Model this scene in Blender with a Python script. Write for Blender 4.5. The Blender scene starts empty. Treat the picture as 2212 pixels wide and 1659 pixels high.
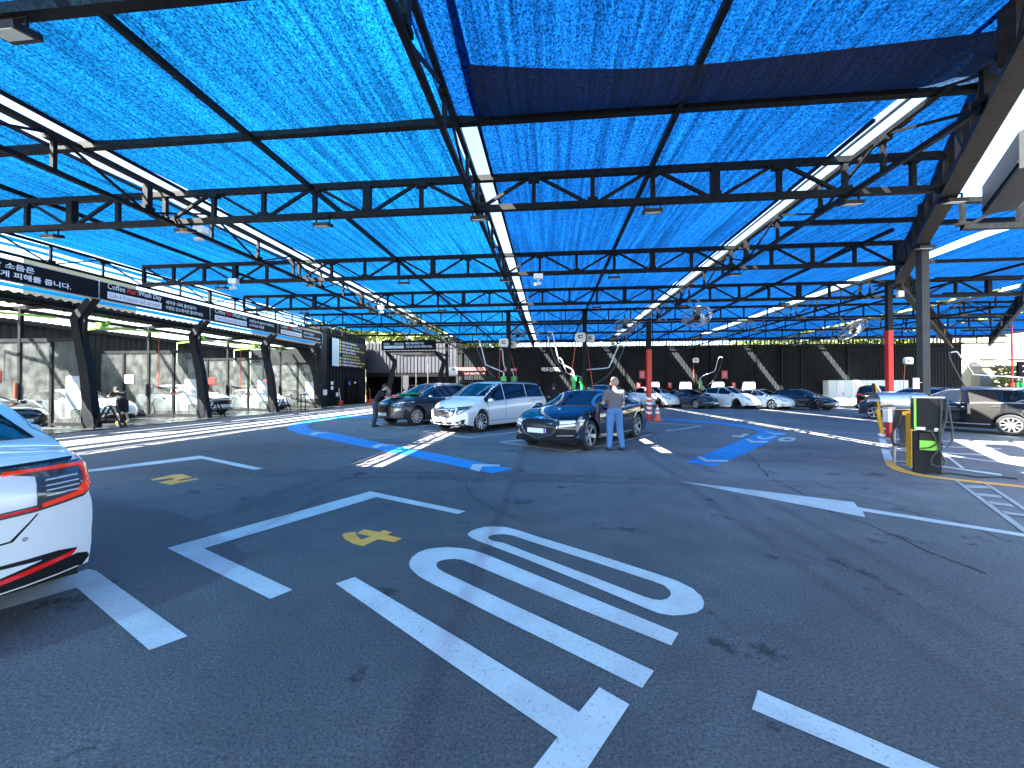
import bpy, bmesh, math, random
from mathutils import Vector, Matrix
from mathutils.bvhtree import BVHTree
from mathutils.geometry import delaunay_2d_cdt
R = math.radians
rnd = random.Random(7)
C = bpy.context.scene.collection
sc = bpy.context.scene

# ------------------------------------------------------------------ camera, sky, sun, exposure
EYE = 1.5
FPX, CX, CY, HZ = 850.0, 1106.0, 829.5, 838.0          # focal length and centre on a 2212 px wide picture
TH = math.atan(82 / 850); S_, C_ = math.sin(TH), math.cos(TH)
cam_d = bpy.data.cameras.new('camera'); cam = bpy.data.objects.new('camera', cam_d); C.objects.link(cam)
cam_d.sensor_width = 36; cam_d.lens = 36 * FPX / 2212; cam_d.clip_end = 2000; cam_d.clip_start = 0.05
cam.location = (0, 0, EYE); cam.rotation_euler = (R(90) + math.atan((HZ - CY) / FPX), 0, TH)
sc.camera = cam
SUN_TRAVEL = Vector((0.73, 0.74, -1.0)).normalized()
w = bpy.data.worlds.new('World'); sc.world = w; w.use_nodes = True
nt = w.node_tree; nt.nodes.clear()
sky = nt.nodes.new('ShaderNodeTexSky'); sky.sky_type = 'NISHITA'; sky.sun_disc = False
sky.sun_elevation = math.asin(-SUN_TRAVEL.z); sky.sun_rotation = math.atan2(-SUN_TRAVEL.x, -SUN_TRAVEL.y)
sky.dust_density = 1.5
bg = nt.nodes.new('ShaderNodeBackground'); bg.inputs[1].default_value = 0.06
wo = nt.nodes.new('ShaderNodeOutputWorld')
nt.links.new(sky.outputs[0], bg.inputs[0]); nt.links.new(bg.outputs[0], wo.inputs[0])
sl = bpy.data.lights.new('sun', 'SUN'); sl.energy = 5.0; sl.angle = R(0.5); sl.color = (1, 0.95, 0.87)
so = bpy.data.objects.new('sun', sl); C.objects.link(so); so.rotation_euler = SUN_TRAVEL.to_track_quat('-Z', 'Y').to_euler()
sc.view_settings.view_transform = 'Standard'; sc.view_settings.look = 'None'
sc.view_settings.gamma = 1; sc.view_settings.use_curve_mapping = False
sc.view_settings.exposure = 3.7
sc.cycles.max_bounces = 10; sc.cycles.transparent_max_bounces = 24; sc.cycles.diffuse_bounces = 4
sc.cycles.sample_clamp_indirect = 6

# ------------------------------------------------------------------ measuring helpers: a sighting on the photo -> a point of the place
def ray(px, py):
    a = (HZ - CY) / FPX
    F = Vector((-S_, C_, 0)); Rt = Vector((C_, S_, 0)); U = Vector((0, 0, 1))
    return F + Rt * ((px - CX) / FPX) + U * ((HZ - py) / FPX)
def G(px, py, z=0.0):
    d = ray(px, py); t = (z - EYE) / d.z
    return Vector((0, 0, EYE)) + d * t
def PY(px, py, Y):
    d = ray(px, py); return Vector((0, 0, EYE)) + d * (Y / d.y)
def PX(px, py, X):
    d = ray(px, py); return Vector((0, 0, EYE)) + d * (X / d.x)
def crop(x0, y0, k):
    return lambda u, v: ((x0 + u * k) * 0.54, (y0 + v * k) * 0.54)

# ------------------------------------------------------------------ materials
def srgb(h):
    h = h.lstrip('#'); c = [int(h[i:i + 2], 16) / 255 for i in (0, 2, 4)]
    return tuple(((x / 12.92) if x <= 0.04045 else ((x + 0.055) / 1.055) ** 2.4) for x in c) + (1,)
def mat(name, col, rough=0.6, metal=0.0, coat=0.0, var=0.0, vscale=8.0, bump=0.0, bscale=60, spec=0.5, rvar=0.0):
    m = bpy.data.materials.new(name); m.use_nodes = True; n = m.node_tree; b = n.nodes['Principled BSDF']
    if len(col) == 3: col = tuple(col) + (1,)
    b.inputs['Base Color'].default_value = col; b.inputs['Roughness'].default_value = rough
    b.inputs['Metallic'].default_value = metal; b.inputs['Coat Weight'].default_value = coat
    b.inputs['Coat Roughness'].default_value = 0.04
    b.inputs['Specular IOR Level'].default_value = spec
    if var or bump or rvar:
        tc = n.nodes.new('ShaderNodeTexCoord')
    if var or rvar:
        no = n.nodes.new('ShaderNodeTexNoise'); no.inputs['Scale'].default_value = vscale; no.inputs['Detail'].default_value = 6
        no.inputs['Roughness'].default_value = 0.65
        n.links.new(tc.outputs['Object'], no.inputs['Vector'])
        if var:
            mr = n.nodes.new('ShaderNodeMapRange'); mr.inputs[1].default_value = 0.3; mr.inputs[2].default_value = 0.7
            mr.inputs[3].default_value = 1 - var; mr.inputs[4].default_value = 1 + var
            n.links.new(no.outputs['Fac'], mr.inputs[0])
            mx = n.nodes.new('ShaderNodeVectorMath'); mx.operation = 'SCALE'; mx.inputs[0].default_value = col[:3]
            n.links.new(mr.outputs[0], mx.inputs['Scale']); n.links.new(mx.outputs[0], b.inputs['Base Color'])
        if rvar:
            mr2 = n.nodes.new('ShaderNodeMapRange'); mr2.inputs[1].default_value = 0.35; mr2.inputs[2].default_value = 0.65
            mr2.inputs[3].default_value = max(0.02, rough - rvar); mr2.inputs[4].default_value = min(1, rough + rvar)
            n.links.new(no.outputs['Fac'], mr2.inputs[0]); n.links.new(mr2.outputs[0], b.inputs['Roughness'])
    if bump:
        n2 = n.nodes.new('ShaderNodeTexNoise'); n2.inputs['Scale'].default_value = bscale; n2.inputs['Detail'].default_value = 4
        n.links.new(tc.outputs['Object'], n2.inputs['Vector'])
        bp = n.nodes.new('ShaderNodeBump'); bp.inputs['Strength'].default_value = bump; bp.inputs['Distance'].default_value = 0.01
        n.links.new(n2.outputs['Fac'], bp.inputs['Height']); n.links.new(bp.outputs[0], b.inputs['Normal'])
    return m
M = {}
M['steel'] = mat('dark painted steel', (0.008, 0.009, 0.0095), 0.5, var=0.5, vscale=14, bump=0.2, bscale=90, spec=0.12)
M['brown_steel'] = mat('weathered dark steel', (0.022, 0.017, 0.013), 0.55, var=0.5, vscale=9, bump=0.2, spec=0.12)
M['grey_post'] = mat('grey painted post', (0.05, 0.053, 0.055), 0.5, var=0.15, vscale=6, spec=0.12)
M['galv'] = mat('galvanised steel', (0.35, 0.36, 0.37), 0.4, 0.6, var=0.15)
M['black'] = mat('black panel', (0.005, 0.005, 0.0055), 0.45, var=0.3, vscale=3, spec=0.12)
M['black_sign'] = mat('black sign face', (0.004, 0.004, 0.005), 0.5, spec=0.12)
M['dark_grey'] = mat('charcoal paint', (0.016, 0.018, 0.020), 0.5, var=0.2, vscale=4, spec=0.12)
M['bay_post'] = mat('charcoal clad post', (0.012, 0.014, 0.017), 0.6, var=0.3, vscale=5, bump=0.15, spec=0.12)
M['white'] = mat('white paint', (0.78, 0.78, 0.77), 0.45, var=0.04)
M['white_plastic'] = mat('white plastic', (0.75, 0.74, 0.7), 0.35)
M['ivory'] = mat('ivory plastic', (0.68, 0.66, 0.55), 0.4)
M['red'] = mat('red paint', (0.55, 0.02, 0.015), 0.4, var=0.15)
M['dark_red'] = mat('dark red cloth', (0.05, 0.003, 0.005), 0.7, var=0.2)
M['sign_red'] = mat('red sign', (0.45, 0.03, 0.03), 0.4)
M['orange'] = mat('orange plastic', (0.75, 0.09, 0.02), 0.4, var=0.1)
M['yellow'] = mat('yellow ochre paint', (0.72, 0.36, 0.015), 0.45, var=0.12)
M['lime'] = mat('lime green paint', (0.22, 0.62, 0.05), 0.35)
M['green'] = mat('green plastic', (0.02, 0.42, 0.08), 0.35)
M['chrome'] = mat('chrome', (0.75, 0.76, 0.78), 0.2, 1.0)
M['boom'] = mat('satin steel tube', (0.6, 0.6, 0.6), 0.35, 0.35)
M['dark_chrome'] = mat('dark chrome', (0.12, 0.12, 0.13), 0.3, 0.9)
M['alu'] = mat('brushed alloy', (0.62, 0.63, 0.66), 0.28, 0.9)
M['stainless'] = mat('stainless steel', (0.55, 0.58, 0.62), 0.22, 0.9, var=0.1)
M['rubber'] = mat('black rubber', (0.018, 0.018, 0.019), 0.75)
M['hose'] = mat('black hose', (0.03, 0.032, 0.035), 0.5)
M['red_hose'] = mat('red hose', (0.5, 0.07, 0.03), 0.4)
M['glass_dark'] = mat('tinted car glass', (0.006, 0.009, 0.013), 0.04, coat=0.3, spec=0.8)
M['lamp_clear'] = mat('headlamp lens', (0.55, 0.58, 0.6), 0.08, coat=1.0)
M['lamp_dark'] = mat('smoked lamp lens', (0.05, 0.055, 0.06), 0.08, coat=1.0)
M['trim'] = mat('black trim plastic', (0.008, 0.008, 0.009), 0.45, spec=0.3)
M['net_grille'] = mat('dark grille', (0.02, 0.02, 0.022), 0.25, 0.4)
M['plate'] = mat('number plate', (0.75, 0.76, 0.74), 0.35)
M['underbody'] = mat('underbody black', (0.006, 0.006, 0.006), 0.9)
M['skin'] = mat('skin', (0.55, 0.30, 0.20), 0.55)
M['hair'] = mat('dark hair', (0.02, 0.014, 0.011), 0.6)
M['hair_grey'] = mat('grey brown hair', (0.32, 0.25, 0.19), 0.6, var=0.3, vscale=60)
M['tee_grey'] = mat('grey cotton', (0.12, 0.12, 0.145), 0.85, var=0.08, bump=0.3, bscale=25)
M['tee_black'] = mat('black cotton', (0.012, 0.012, 0.015), 0.9)
M['trousers'] = mat('charcoal trousers', (0.045, 0.045, 0.06), 0.85)
M['jeans'] = mat('blue denim', (0.07, 0.18, 0.40), 0.85, var=0.2, vscale=12, bump=0.3, bscale=30)
M['white_cloth'] = mat('white cotton', (0.7, 0.7, 0.7), 0.85)
M['yellow_shoe'] = mat('yellow shoe', (0.75, 0.5, 0.04), 0.6)
M['shoe'] = mat('dark shoe', (0.03, 0.03, 0.04), 0.6)
M['towel'] = mat('purple grey towel', (0.09, 0.07, 0.11), 0.9)
M['green_towel'] = mat('green microfibre', (0.01, 0.25, 0.08), 0.95, bump=0.6, bscale=40)
M['txt_white'] = mat('white lettering', (0.8, 0.8, 0.8), 0.5)
M['txt_red'] = mat('red lettering', (0.75, 0.02, 0.01), 0.5)
M['txt_grey'] = mat('grey lettering', (0.28, 0.28, 0.3), 0.5)
M['txt_yellow'] = mat('yellow lettering', (0.62, 0.55, 0.12), 0.5)
M['txt_black'] = mat('black lettering', (0.01, 0.01, 0.01), 0.5)
M['locker'] = mat('pale cabinet paint', (0.62, 0.72, 0.7), 0.4, var=0.03)
M['concrete'] = mat('pale concrete', (0.42, 0.41, 0.38), 0.8, var=0.2, vscale=1.5, bump=0.3)
M['cream_wall'] = mat('cream rendered wall', (0.26, 0.24, 0.17), 0.8, var=0.1, vscale=0.6)
M['window_grey'] = mat('window glass grey', (0.12, 0.15, 0.17), 0.15)
M['bark'] = mat('bark', (0.10, 0.075, 0.05), 0.9, bump=0.5)
M['grey_corr'] = mat('grey corrugated steel', (0.04, 0.043, 0.05), 0.42, 0.3, var=0.12, vscale=2)
M['dark_corr'] = mat('black corrugated steel', (0.014, 0.017, 0.018), 0.75, 0.0, var=0.3, vscale=1.2, spec=0.12)
M['bluebar'] = mat('blue plate band', (0.03, 0.1, 0.5), 0.4)
M['sticker_blue'] = mat('blue round sticker', (0.05, 0.12, 0.45), 0.4)
M['pale_blue'] = mat('pale blue panel', (0.42, 0.56, 0.66), 0.4)

def lamp_glow(name, col, st):
    m = bpy.data.materials.new(name); m.use_nodes = True; b = m.node_tree.nodes['Principled BSDF']
    b.inputs['Base Color'].default_value = tuple(col) + (1,); b.inputs['Roughness'].default_value = 0.12; b.inputs['Coat Weight'].default_value = 1
    b.inputs['Emission Color'].default_value = tuple(col) + (1,); b.inputs['Emission Strength'].default_value = st
    return m
M['tail_red'] = lamp_glow('red lamp', (0.6, 0.01, 0.005), 0.0)
M['tail_lit'] = lamp_glow('lit red orange lamp', (0.75, 0.035, 0.004), 0.035)
M['tail_edge'] = lamp_glow('lit red lamp', (0.55, 0.004, 0.002), 0.028)
M['head_lit'] = lamp_glow('lit headlamp', (0.7, 0.68, 0.6), 0.03)

def paint(name, col, rough=0.3, metal=0.0):
    return mat(name, col, rough, metal, coat=1.0)
M['p_white'] = paint('white car paint', (0.8, 0.81, 0.8), 0.3)
M['p_pearl'] = paint('pearl white car paint', (0.82, 0.82, 0.8), 0.28)
M['p_black'] = paint('black car paint', (0.004, 0.005, 0.008), 0.15)
M['p_grey'] = paint('dark grey metallic paint', (0.05, 0.055, 0.065), 0.3, 0.6)
M['p_navy'] = paint('dark navy metallic paint', (0.02, 0.028, 0.055), 0.25, 0.4)
M['p_silverblack'] = paint('black brown metallic paint', (0.012, 0.012, 0.014), 0.16, 0.3)
M['p_red'] = paint('red car paint', (0.4, 0.012, 0.02), 0.25)

def net_mat(name, base, trans, holes, streak=1.0):
    m = bpy.data.materials.new(name); m.use_nodes = True; n = m.node_tree; n.nodes.clear(); N = n.nodes.new; L = n.links.new
    out = N('ShaderNodeOutputMaterial'); tc = N('ShaderNodeTexCoord')
    mp = N('ShaderNodeMapping'); mp.inputs['Scale'].default_value = (13, 0.22, 1); L(tc.outputs['Object'], mp.inputs['Vector'])
    s1 = N('ShaderNodeTexNoise'); s1.inputs['Scale'].default_value = 1.0; s1.inputs['Detail'].default_value = 6; s1.inputs['Roughness'].default_value = 0.7; L(mp.outputs[0], s1.inputs['Vector'])
    mp2 = N('ShaderNodeMapping'); mp2.inputs['Scale'].default_value = (46, 34, 1); L(tc.outputs['Object'], mp2.inputs['Vector'])
    s2 = N('ShaderNodeTexNoise'); s2.inputs['Scale'].default_value = 1.0; s2.inputs['Detail'].default_value = 5; s2.inputs['Roughness'].default_value = 0.85; L(mp2.outputs[0], s2.inputs['Vector'])
    s3 = N('ShaderNodeTexNoise'); s3.inputs['Scale'].default_value = 0.35; s3.inputs['Detail'].default_value = 2; L(tc.outputs['Object'], s3.inputs['Vector'])
    a = N('ShaderNodeMapRange'); a.inputs[1].default_value = 0.36; a.inputs[2].default_value = 0.64; a.inputs[3].default_value = 0.42; a.inputs[4].default_value = 1.45; L(s1.outputs['Fac'], a.inputs[0])
    b = N('ShaderNodeMapRange'); b.inputs[1].default_value = 0.40; b.inputs[2].default_value = 0.62; b.inputs[3].default_value = 0.08; b.inputs[4].default_value = 2.1; L(s2.outputs['Fac'], b.inputs[0])
    mu = N('ShaderNodeMath'); mu.operation = 'MULTIPLY'; L(a.outputs[0], mu.inputs[0]); L(b.outputs[0], mu.inputs[1])
    c3 = N('ShaderNodeMapRange'); c3.inputs[1].default_value = 0.35; c3.inputs[2].default_value = 0.65; c3.inputs[3].default_value = 0.85; c3.inputs[4].default_value = 1.15; L(s3.outputs['Fac'], c3.inputs[0])
    mu2 = N('ShaderNodeMath'); mu2.operation = 'MULTIPLY'; L(mu.outputs[0], mu2.inputs[0]); L(c3.outputs[0], mu2.inputs[1])
    tcol = N('ShaderNodeVectorMath'); tcol.operation = 'SCALE'; tcol.inputs[0].default_value = trans; L(mu2.outputs[0], tcol.inputs['Scale'])
    tr = N('ShaderNodeBsdfTranslucent'); L(tcol.outputs[0], tr.inputs['Color'])
    df = N('ShaderNodeBsdfDiffuse'); df.inputs['Color'].default_value = tuple(base) + (1,)
    add = N('ShaderNodeAddShader'); L(tr.outputs[0], add.inputs[0]); L(df.outputs[0], add.inputs[1])
    tp = N('ShaderNodeBsdfTransparent'); tp.inputs['Color'].default_value = (0.15, 0.57, 1, 1)
    h = N('ShaderNodeMapRange'); h.inputs[1].default_value = 0.46; h.inputs[2].default_value = 0.66; h.inputs[3].default_value = holes * 0.3; h.inputs[4].default_value = holes * 5; L(s2.outputs['Fac'], h.inputs[0])
    mx = N('ShaderNodeMixShader'); L(h.outputs[0], mx.inputs[0]); L(add.outputs[0], mx.inputs[1]); L(tp.outputs[0], mx.inputs[2])
    L(mx.outputs[0], out.inputs['Surface']); return m
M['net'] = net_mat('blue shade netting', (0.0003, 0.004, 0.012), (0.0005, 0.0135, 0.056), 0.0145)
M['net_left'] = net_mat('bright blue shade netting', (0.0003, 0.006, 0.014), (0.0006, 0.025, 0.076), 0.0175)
M['net_grey'] = net_mat('grey blue double netting', (0.016, 0.02, 0.026), (0.008, 0.018, 0.038), 0.006)

def asphalt():
    m = bpy.data.materials.new('asphalt'); m.use_nodes = True; n = m.node_tree; N = n.nodes.new; L = n.links.new; b = n.nodes['Principled BSDF']
    tc = N('ShaderNodeTexCoord')
    def noise(s, d=4, r=0.6):
        x = N('ShaderNodeTexNoise'); x.inputs['Scale'].default_value = s; x.inputs['Detail'].default_value = d; x.inputs['Roughness'].default_value = r
        L(tc.outputs['Object'], x.inputs['Vector']); return x
    big = noise(0.16, 5, 0.65); mid = noise(2.2, 5, 0.7); vo = N('ShaderNodeTexVoronoi'); vo.inputs['Scale'].default_value = 170; L(tc.outputs['Object'], vo.inputs['Vector'])
    fine = noise(62, 6, 0.95)
    r1 = N('ShaderNodeMapRange'); r1.inputs[1].default_value = 0.35; r1.inputs[2].default_value = 0.65; r1.inputs[3].default_value = 0.70; r1.inputs[4].default_value = 1.35; L(big.outputs['Fac'], r1.inputs[0])
    r2 = N('ShaderNodeMapRange'); r2.inputs[1].default_value = 0.3; r2.inputs[2].default_value = 0.7; r2.inputs[3].default_value = 0.82; r2.inputs[4].default_value = 1.18; L(mid.outputs['Fac'], r2.inputs[0])
    r3 = N('ShaderNodeMapRange'); r3.inputs[1].default_value = 0.38; r3.inputs[2].default_value = 0.64; r3.inputs[3].default_value = 0.15; r3.inputs[4].default_value = 2.6; L(fine.outputs['Fac'], r3.inputs[0])
    # oil and water stains
    st = noise(1.3, 8, 0.72); r4 = N('ShaderNodeMapRange'); r4.inputs[1].default_value = 0.595; r4.inputs[2].default_value = 0.635; r4.inputs[3].default_value = 1.0; r4.inputs[4].default_value = 0.35; L(st.outputs['Fac'], r4.inputs[0])
    acc = None
    for r in (r1, r2, r3, r4):
        if acc is None: acc = r.outputs[0]
        else:
            mm = N('ShaderNodeMath'); mm.operation = 'MULTIPLY'; L(acc, mm.inputs[0]); L(r.outputs[0], mm.inputs[1]); acc = mm.outputs[0]
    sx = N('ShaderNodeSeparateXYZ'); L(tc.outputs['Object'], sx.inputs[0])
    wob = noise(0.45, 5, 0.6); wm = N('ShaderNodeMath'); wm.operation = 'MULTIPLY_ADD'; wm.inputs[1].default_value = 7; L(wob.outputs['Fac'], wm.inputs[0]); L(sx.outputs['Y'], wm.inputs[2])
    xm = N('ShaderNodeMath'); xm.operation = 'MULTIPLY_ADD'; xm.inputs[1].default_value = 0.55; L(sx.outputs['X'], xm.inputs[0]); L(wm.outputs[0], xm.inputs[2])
    lane = N('ShaderNodeMapRange'); lane.inputs[1].default_value = 7.5; lane.inputs[2].default_value = 13.5; lane.inputs[3].default_value = 1.0; lane.inputs[4].default_value = 1.8; L(xm.outputs[0], lane.inputs[0])  # worn asphalt paler farther off; brighter mid-distance light is painted in as well
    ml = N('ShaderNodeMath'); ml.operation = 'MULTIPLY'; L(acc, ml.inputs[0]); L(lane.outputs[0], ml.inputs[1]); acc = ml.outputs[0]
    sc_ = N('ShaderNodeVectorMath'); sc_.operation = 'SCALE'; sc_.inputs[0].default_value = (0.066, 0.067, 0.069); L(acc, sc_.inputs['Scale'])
    L(sc_.outputs[0], b.inputs['Base Color'])
    rr = N('ShaderNodeMapRange'); rr.inputs[1].default_value = 0.3; rr.inputs[2].default_value = 0.7; rr.inputs[3].default_value = 0.62; rr.inputs[4].default_value = 0.88; L(mid.outputs['Fac'], rr.inputs[0]); L(rr.outputs[0], b.inputs['Roughness'])
    bp = N('ShaderNodeBump'); bp.inputs['Strength'].default_value = 0.35; bp.inputs['Distance'].default_value = 0.004; L(vo.outputs['Distance'], bp.inputs['Height'])
    bp2 = N('ShaderNodeBump'); bp2.inputs['Strength'].default_value = 0.5; bp2.inputs['Distance'].default_value = 0.004; L(fine.outputs['Fac'], bp2.inputs['Height']); L(bp.outputs[0], bp2.inputs['Normal'])
    L(bp2.outputs[0], b.inputs['Normal']); return m
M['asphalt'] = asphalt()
def road_paint(name, col, wear=0.5):
    m = bpy.data.materials.new(name); m.use_nodes = True; n = m.node_tree; N = n.nodes.new; L = n.links.new; b = n.nodes['Principled BSDF']
    tc = N('ShaderNodeTexCoord'); a = N('ShaderNodeTexNoise'); a.inputs['Scale'].default_value = 45; a.inputs['Detail'].default_value = 6; a.inputs['Roughness'].default_value = 0.8; L(tc.outputs['Object'], a.inputs['Vector'])
    a2 = N('ShaderNodeTexNoise'); a2.inputs['Scale'].default_value = 3; a2.inputs['Detail'].default_value = 5; L(tc.outputs['Object'], a2.inputs['Vector'])
    r = N('ShaderNodeMapRange'); r.inputs[1].default_value = 0.56; r.inputs[2].default_value = 0.66; r.inputs[3].default_value = 0; r.inputs[4].default_value = wear; L(a.outputs['Fac'], r.inputs[0])
    mx = N('ShaderNodeMix'); mx.data_type = 'RGBA'; L(r.outputs[0], mx.inputs['Factor'])
    v = N('ShaderNodeMapRange'); v.inputs[1].default_value = 0.3; v.inputs[2].default_value = 0.7; v.inputs[3].default_value = 0.85; v.inputs[4].default_value = 1.08; L(a2.outputs['Fac'], v.inputs[0])
    sv = N('ShaderNodeVectorMath'); sv.operation = 'SCALE'; sv.inputs[0].default_value = col; L(v.outputs[0], sv.inputs['Scale'])
    L(sv.outputs[0], mx.inputs['A']); mx.inputs['B'].default_value = (0.12, 0.12, 0.12, 1); L(mx.outputs['Result'], b.inputs['Base Color'])
    b.inputs['Roughness'].default_value = 0.6
    bp = N('ShaderNodeBump'); bp.inputs['Strength'].default_value = 0.5; bp.inputs['Distance'].default_value = 0.005; L(a.outputs['Fac'], bp.inputs['Height']); L(bp.outputs[0], b.inputs['Normal'])
    return m
M['rp_white'] = road_paint('white road paint', (0.56, 0.58, 0.57), 0.75)
M['rp_yellow'] = road_paint('yellow road paint', (0.95, 0.40, 0.05))
M['rp_blue'] = road_paint('blue road paint', (0.008, 0.26, 0.62), 0.3)
M['rp_worn'] = road_paint('worn grey road paint', (0.38, 0.39, 0.38), 0.7)
M['wet'] = mat('wet wash bay concrete', (0.06, 0.062, 0.065), 0.28, var=0.5, vscale=1.3, rvar=0.25, bump=0.1)

def frosted():
    m = bpy.data.materials.new('water spotted glass'); m.use_nodes = True; n = m.node_tree; n.nodes.clear(); N = n.nodes.new; L = n.links.new
    out = N('ShaderNodeOutputMaterial'); tp = N('ShaderNodeBsdfTransparent'); tp.inputs['Color'].default_value = (0.86, 0.93, 0.92, 1)
    df = N('ShaderNodeBsdfTranslucent'); df.inputs['Color'].default_value = (0.75, 0.78, 0.75, 1); d2 = N('ShaderNodeBsdfDiffuse'); d2.inputs['Color'].default_value = (0.6, 0.62, 0.6, 1)
    ad = N('ShaderNodeMixShader'); ad.inputs[0].default_value = 0.5; L(df.outputs[0], ad.inputs[1]); L(d2.outputs[0], ad.inputs[2])
    gl = N('ShaderNodeBsdfGlossy'); gl.inputs['Roughness'].default_value = 0.05
    tc = N('ShaderNodeTexCoord'); no = N('ShaderNodeTexNoise'); no.inputs['Scale'].default_value = 2.5; no.inputs['Detail'].default_value = 6; L(tc.outputs['Object'], no.inputs['Vector'])
    mr = N('ShaderNodeMapRange'); mr.inputs[1].default_value = 0.3; mr.inputs[2].default_value = 0.7; mr.inputs[3].default_value = 0.04; mr.inputs[4].default_value = 0.16; L(no.outputs['Fac'], mr.inputs[0])
    mx = N('ShaderNodeMixShader'); L(mr.outputs[0], mx.inputs[0]); L(tp.outputs[0], mx.inputs[1]); L(ad.outputs[0], mx.inputs[2])
    m2 = N('ShaderNodeMixShader'); m2.inputs[0].default_value = 0.05; L(mx.outputs[0], m2.inputs[1]); L(gl.outputs[0], m2.inputs[2])
    L(m2.outputs[0], out.inputs[0]); return m
M['frost'] = frosted()
M['film'] = mat('pale blue film', (0.35, 0.45, 0.52), 0.3)
def polycarb():
    m = bpy.data.materials.new('translucent roof sheet'); m.use_nodes = True; n = m.node_tree; n.nodes.clear(); N = n.nodes.new; L = n.links.new
    out = N('ShaderNodeOutputMaterial'); t = N('ShaderNodeBsdfTranslucent'); t.inputs['Color'].default_value = (0.8, 0.82, 0.8, 1)
    d = N('ShaderNodeBsdfDiffuse'); d.inputs['Color'].default_value = (0.5, 0.5, 0.5, 1); mx = N('ShaderNodeMixShader'); mx.inputs[0].default_value = 0.35
    L(t.outputs[0], mx.inputs[1]); L(d.outputs[0], mx.inputs[2]); tp = N('ShaderNodeBsdfTransparent'); m2 = N('ShaderNodeMixShader'); m2.inputs[0].default_value = 0.75; L(mx.outputs[0], m2.inputs[1]); L(tp.outputs[0], m2.inputs[2]); L(m2.outputs[0], out.inputs[0]); return m
M['poly'] = polycarb()
def leafmat(name, c1, c2):
    m = bpy.data.materials.new(name); m.use_nodes = True; n = m.node_tree; N = n.nodes.new; L = n.links.new; b = n.nodes['Principled BSDF']
    g = N('ShaderNodeNewGeometry'); cr = N('ShaderNodeMix'); cr.data_type = 'RGBA'; L(g.outputs['Random Per Island'], cr.inputs['Factor'])
    cr.inputs['A'].default_value = tuple(c1) + (1,); cr.inputs['B'].default_value = tuple(c2) + (1,); L(cr.outputs['Result'], b.inputs['Base Color']); b.inputs['Roughness'].default_value = 0.6
    return m
M['leaf'] = leafmat('yellow green foliage', (0.06, 0.10, 0.015), (0.14, 0.17, 0.03))
M['hedge'] = leafmat('moss green foliage', (0.05, 0.075, 0.015), (0.10, 0.12, 0.03))

# ------------------------------------------------------------------ object helpers
def thing(name, label, cat, loc=(0, 0, 0), rz=0.0, group=None):
    o = bpy.data.objects.new(name, None); C.objects.link(o); o.location = loc; o.rotation_euler = (0, 0, rz)
    o.empty_display_size = 0.1; o['label'] = label; o['category'] = cat
    if group: o['group'] = group
    return o
def tag(o, label, cat, group=None):
    o['label'] = label; o['category'] = cat
    if group: o['group'] = group
    return o
def struct(o): o['kind'] = 'structure'; return o
def rootmat(p):
    m = Matrix.Identity(4)
    while p is not None:
        m = Matrix.LocRotScale(p.location, p.rotation_euler, p.scale) @ m; p = p.parent
    return m
def copy_tree(o, parent=None):
    c = o.copy(); C.objects.link(c)
    if parent: c.parent = parent
    for ch in list(o.children): copy_tree(ch, c)
    return c
def link(name, me, m, parent=None, smooth=False, ang=None):
    o = bpy.data.objects.new(name, me); C.objects.link(o)
    if m is not None and not me.materials: me.materials.append(m)
    if parent: o.parent = parent
    if smooth:
        me.polygons.foreach_set('use_smooth', [True] * len(me.polygons))
        if ang: me.set_sharp_from_angle(angle=R(ang))
    return o
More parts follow.
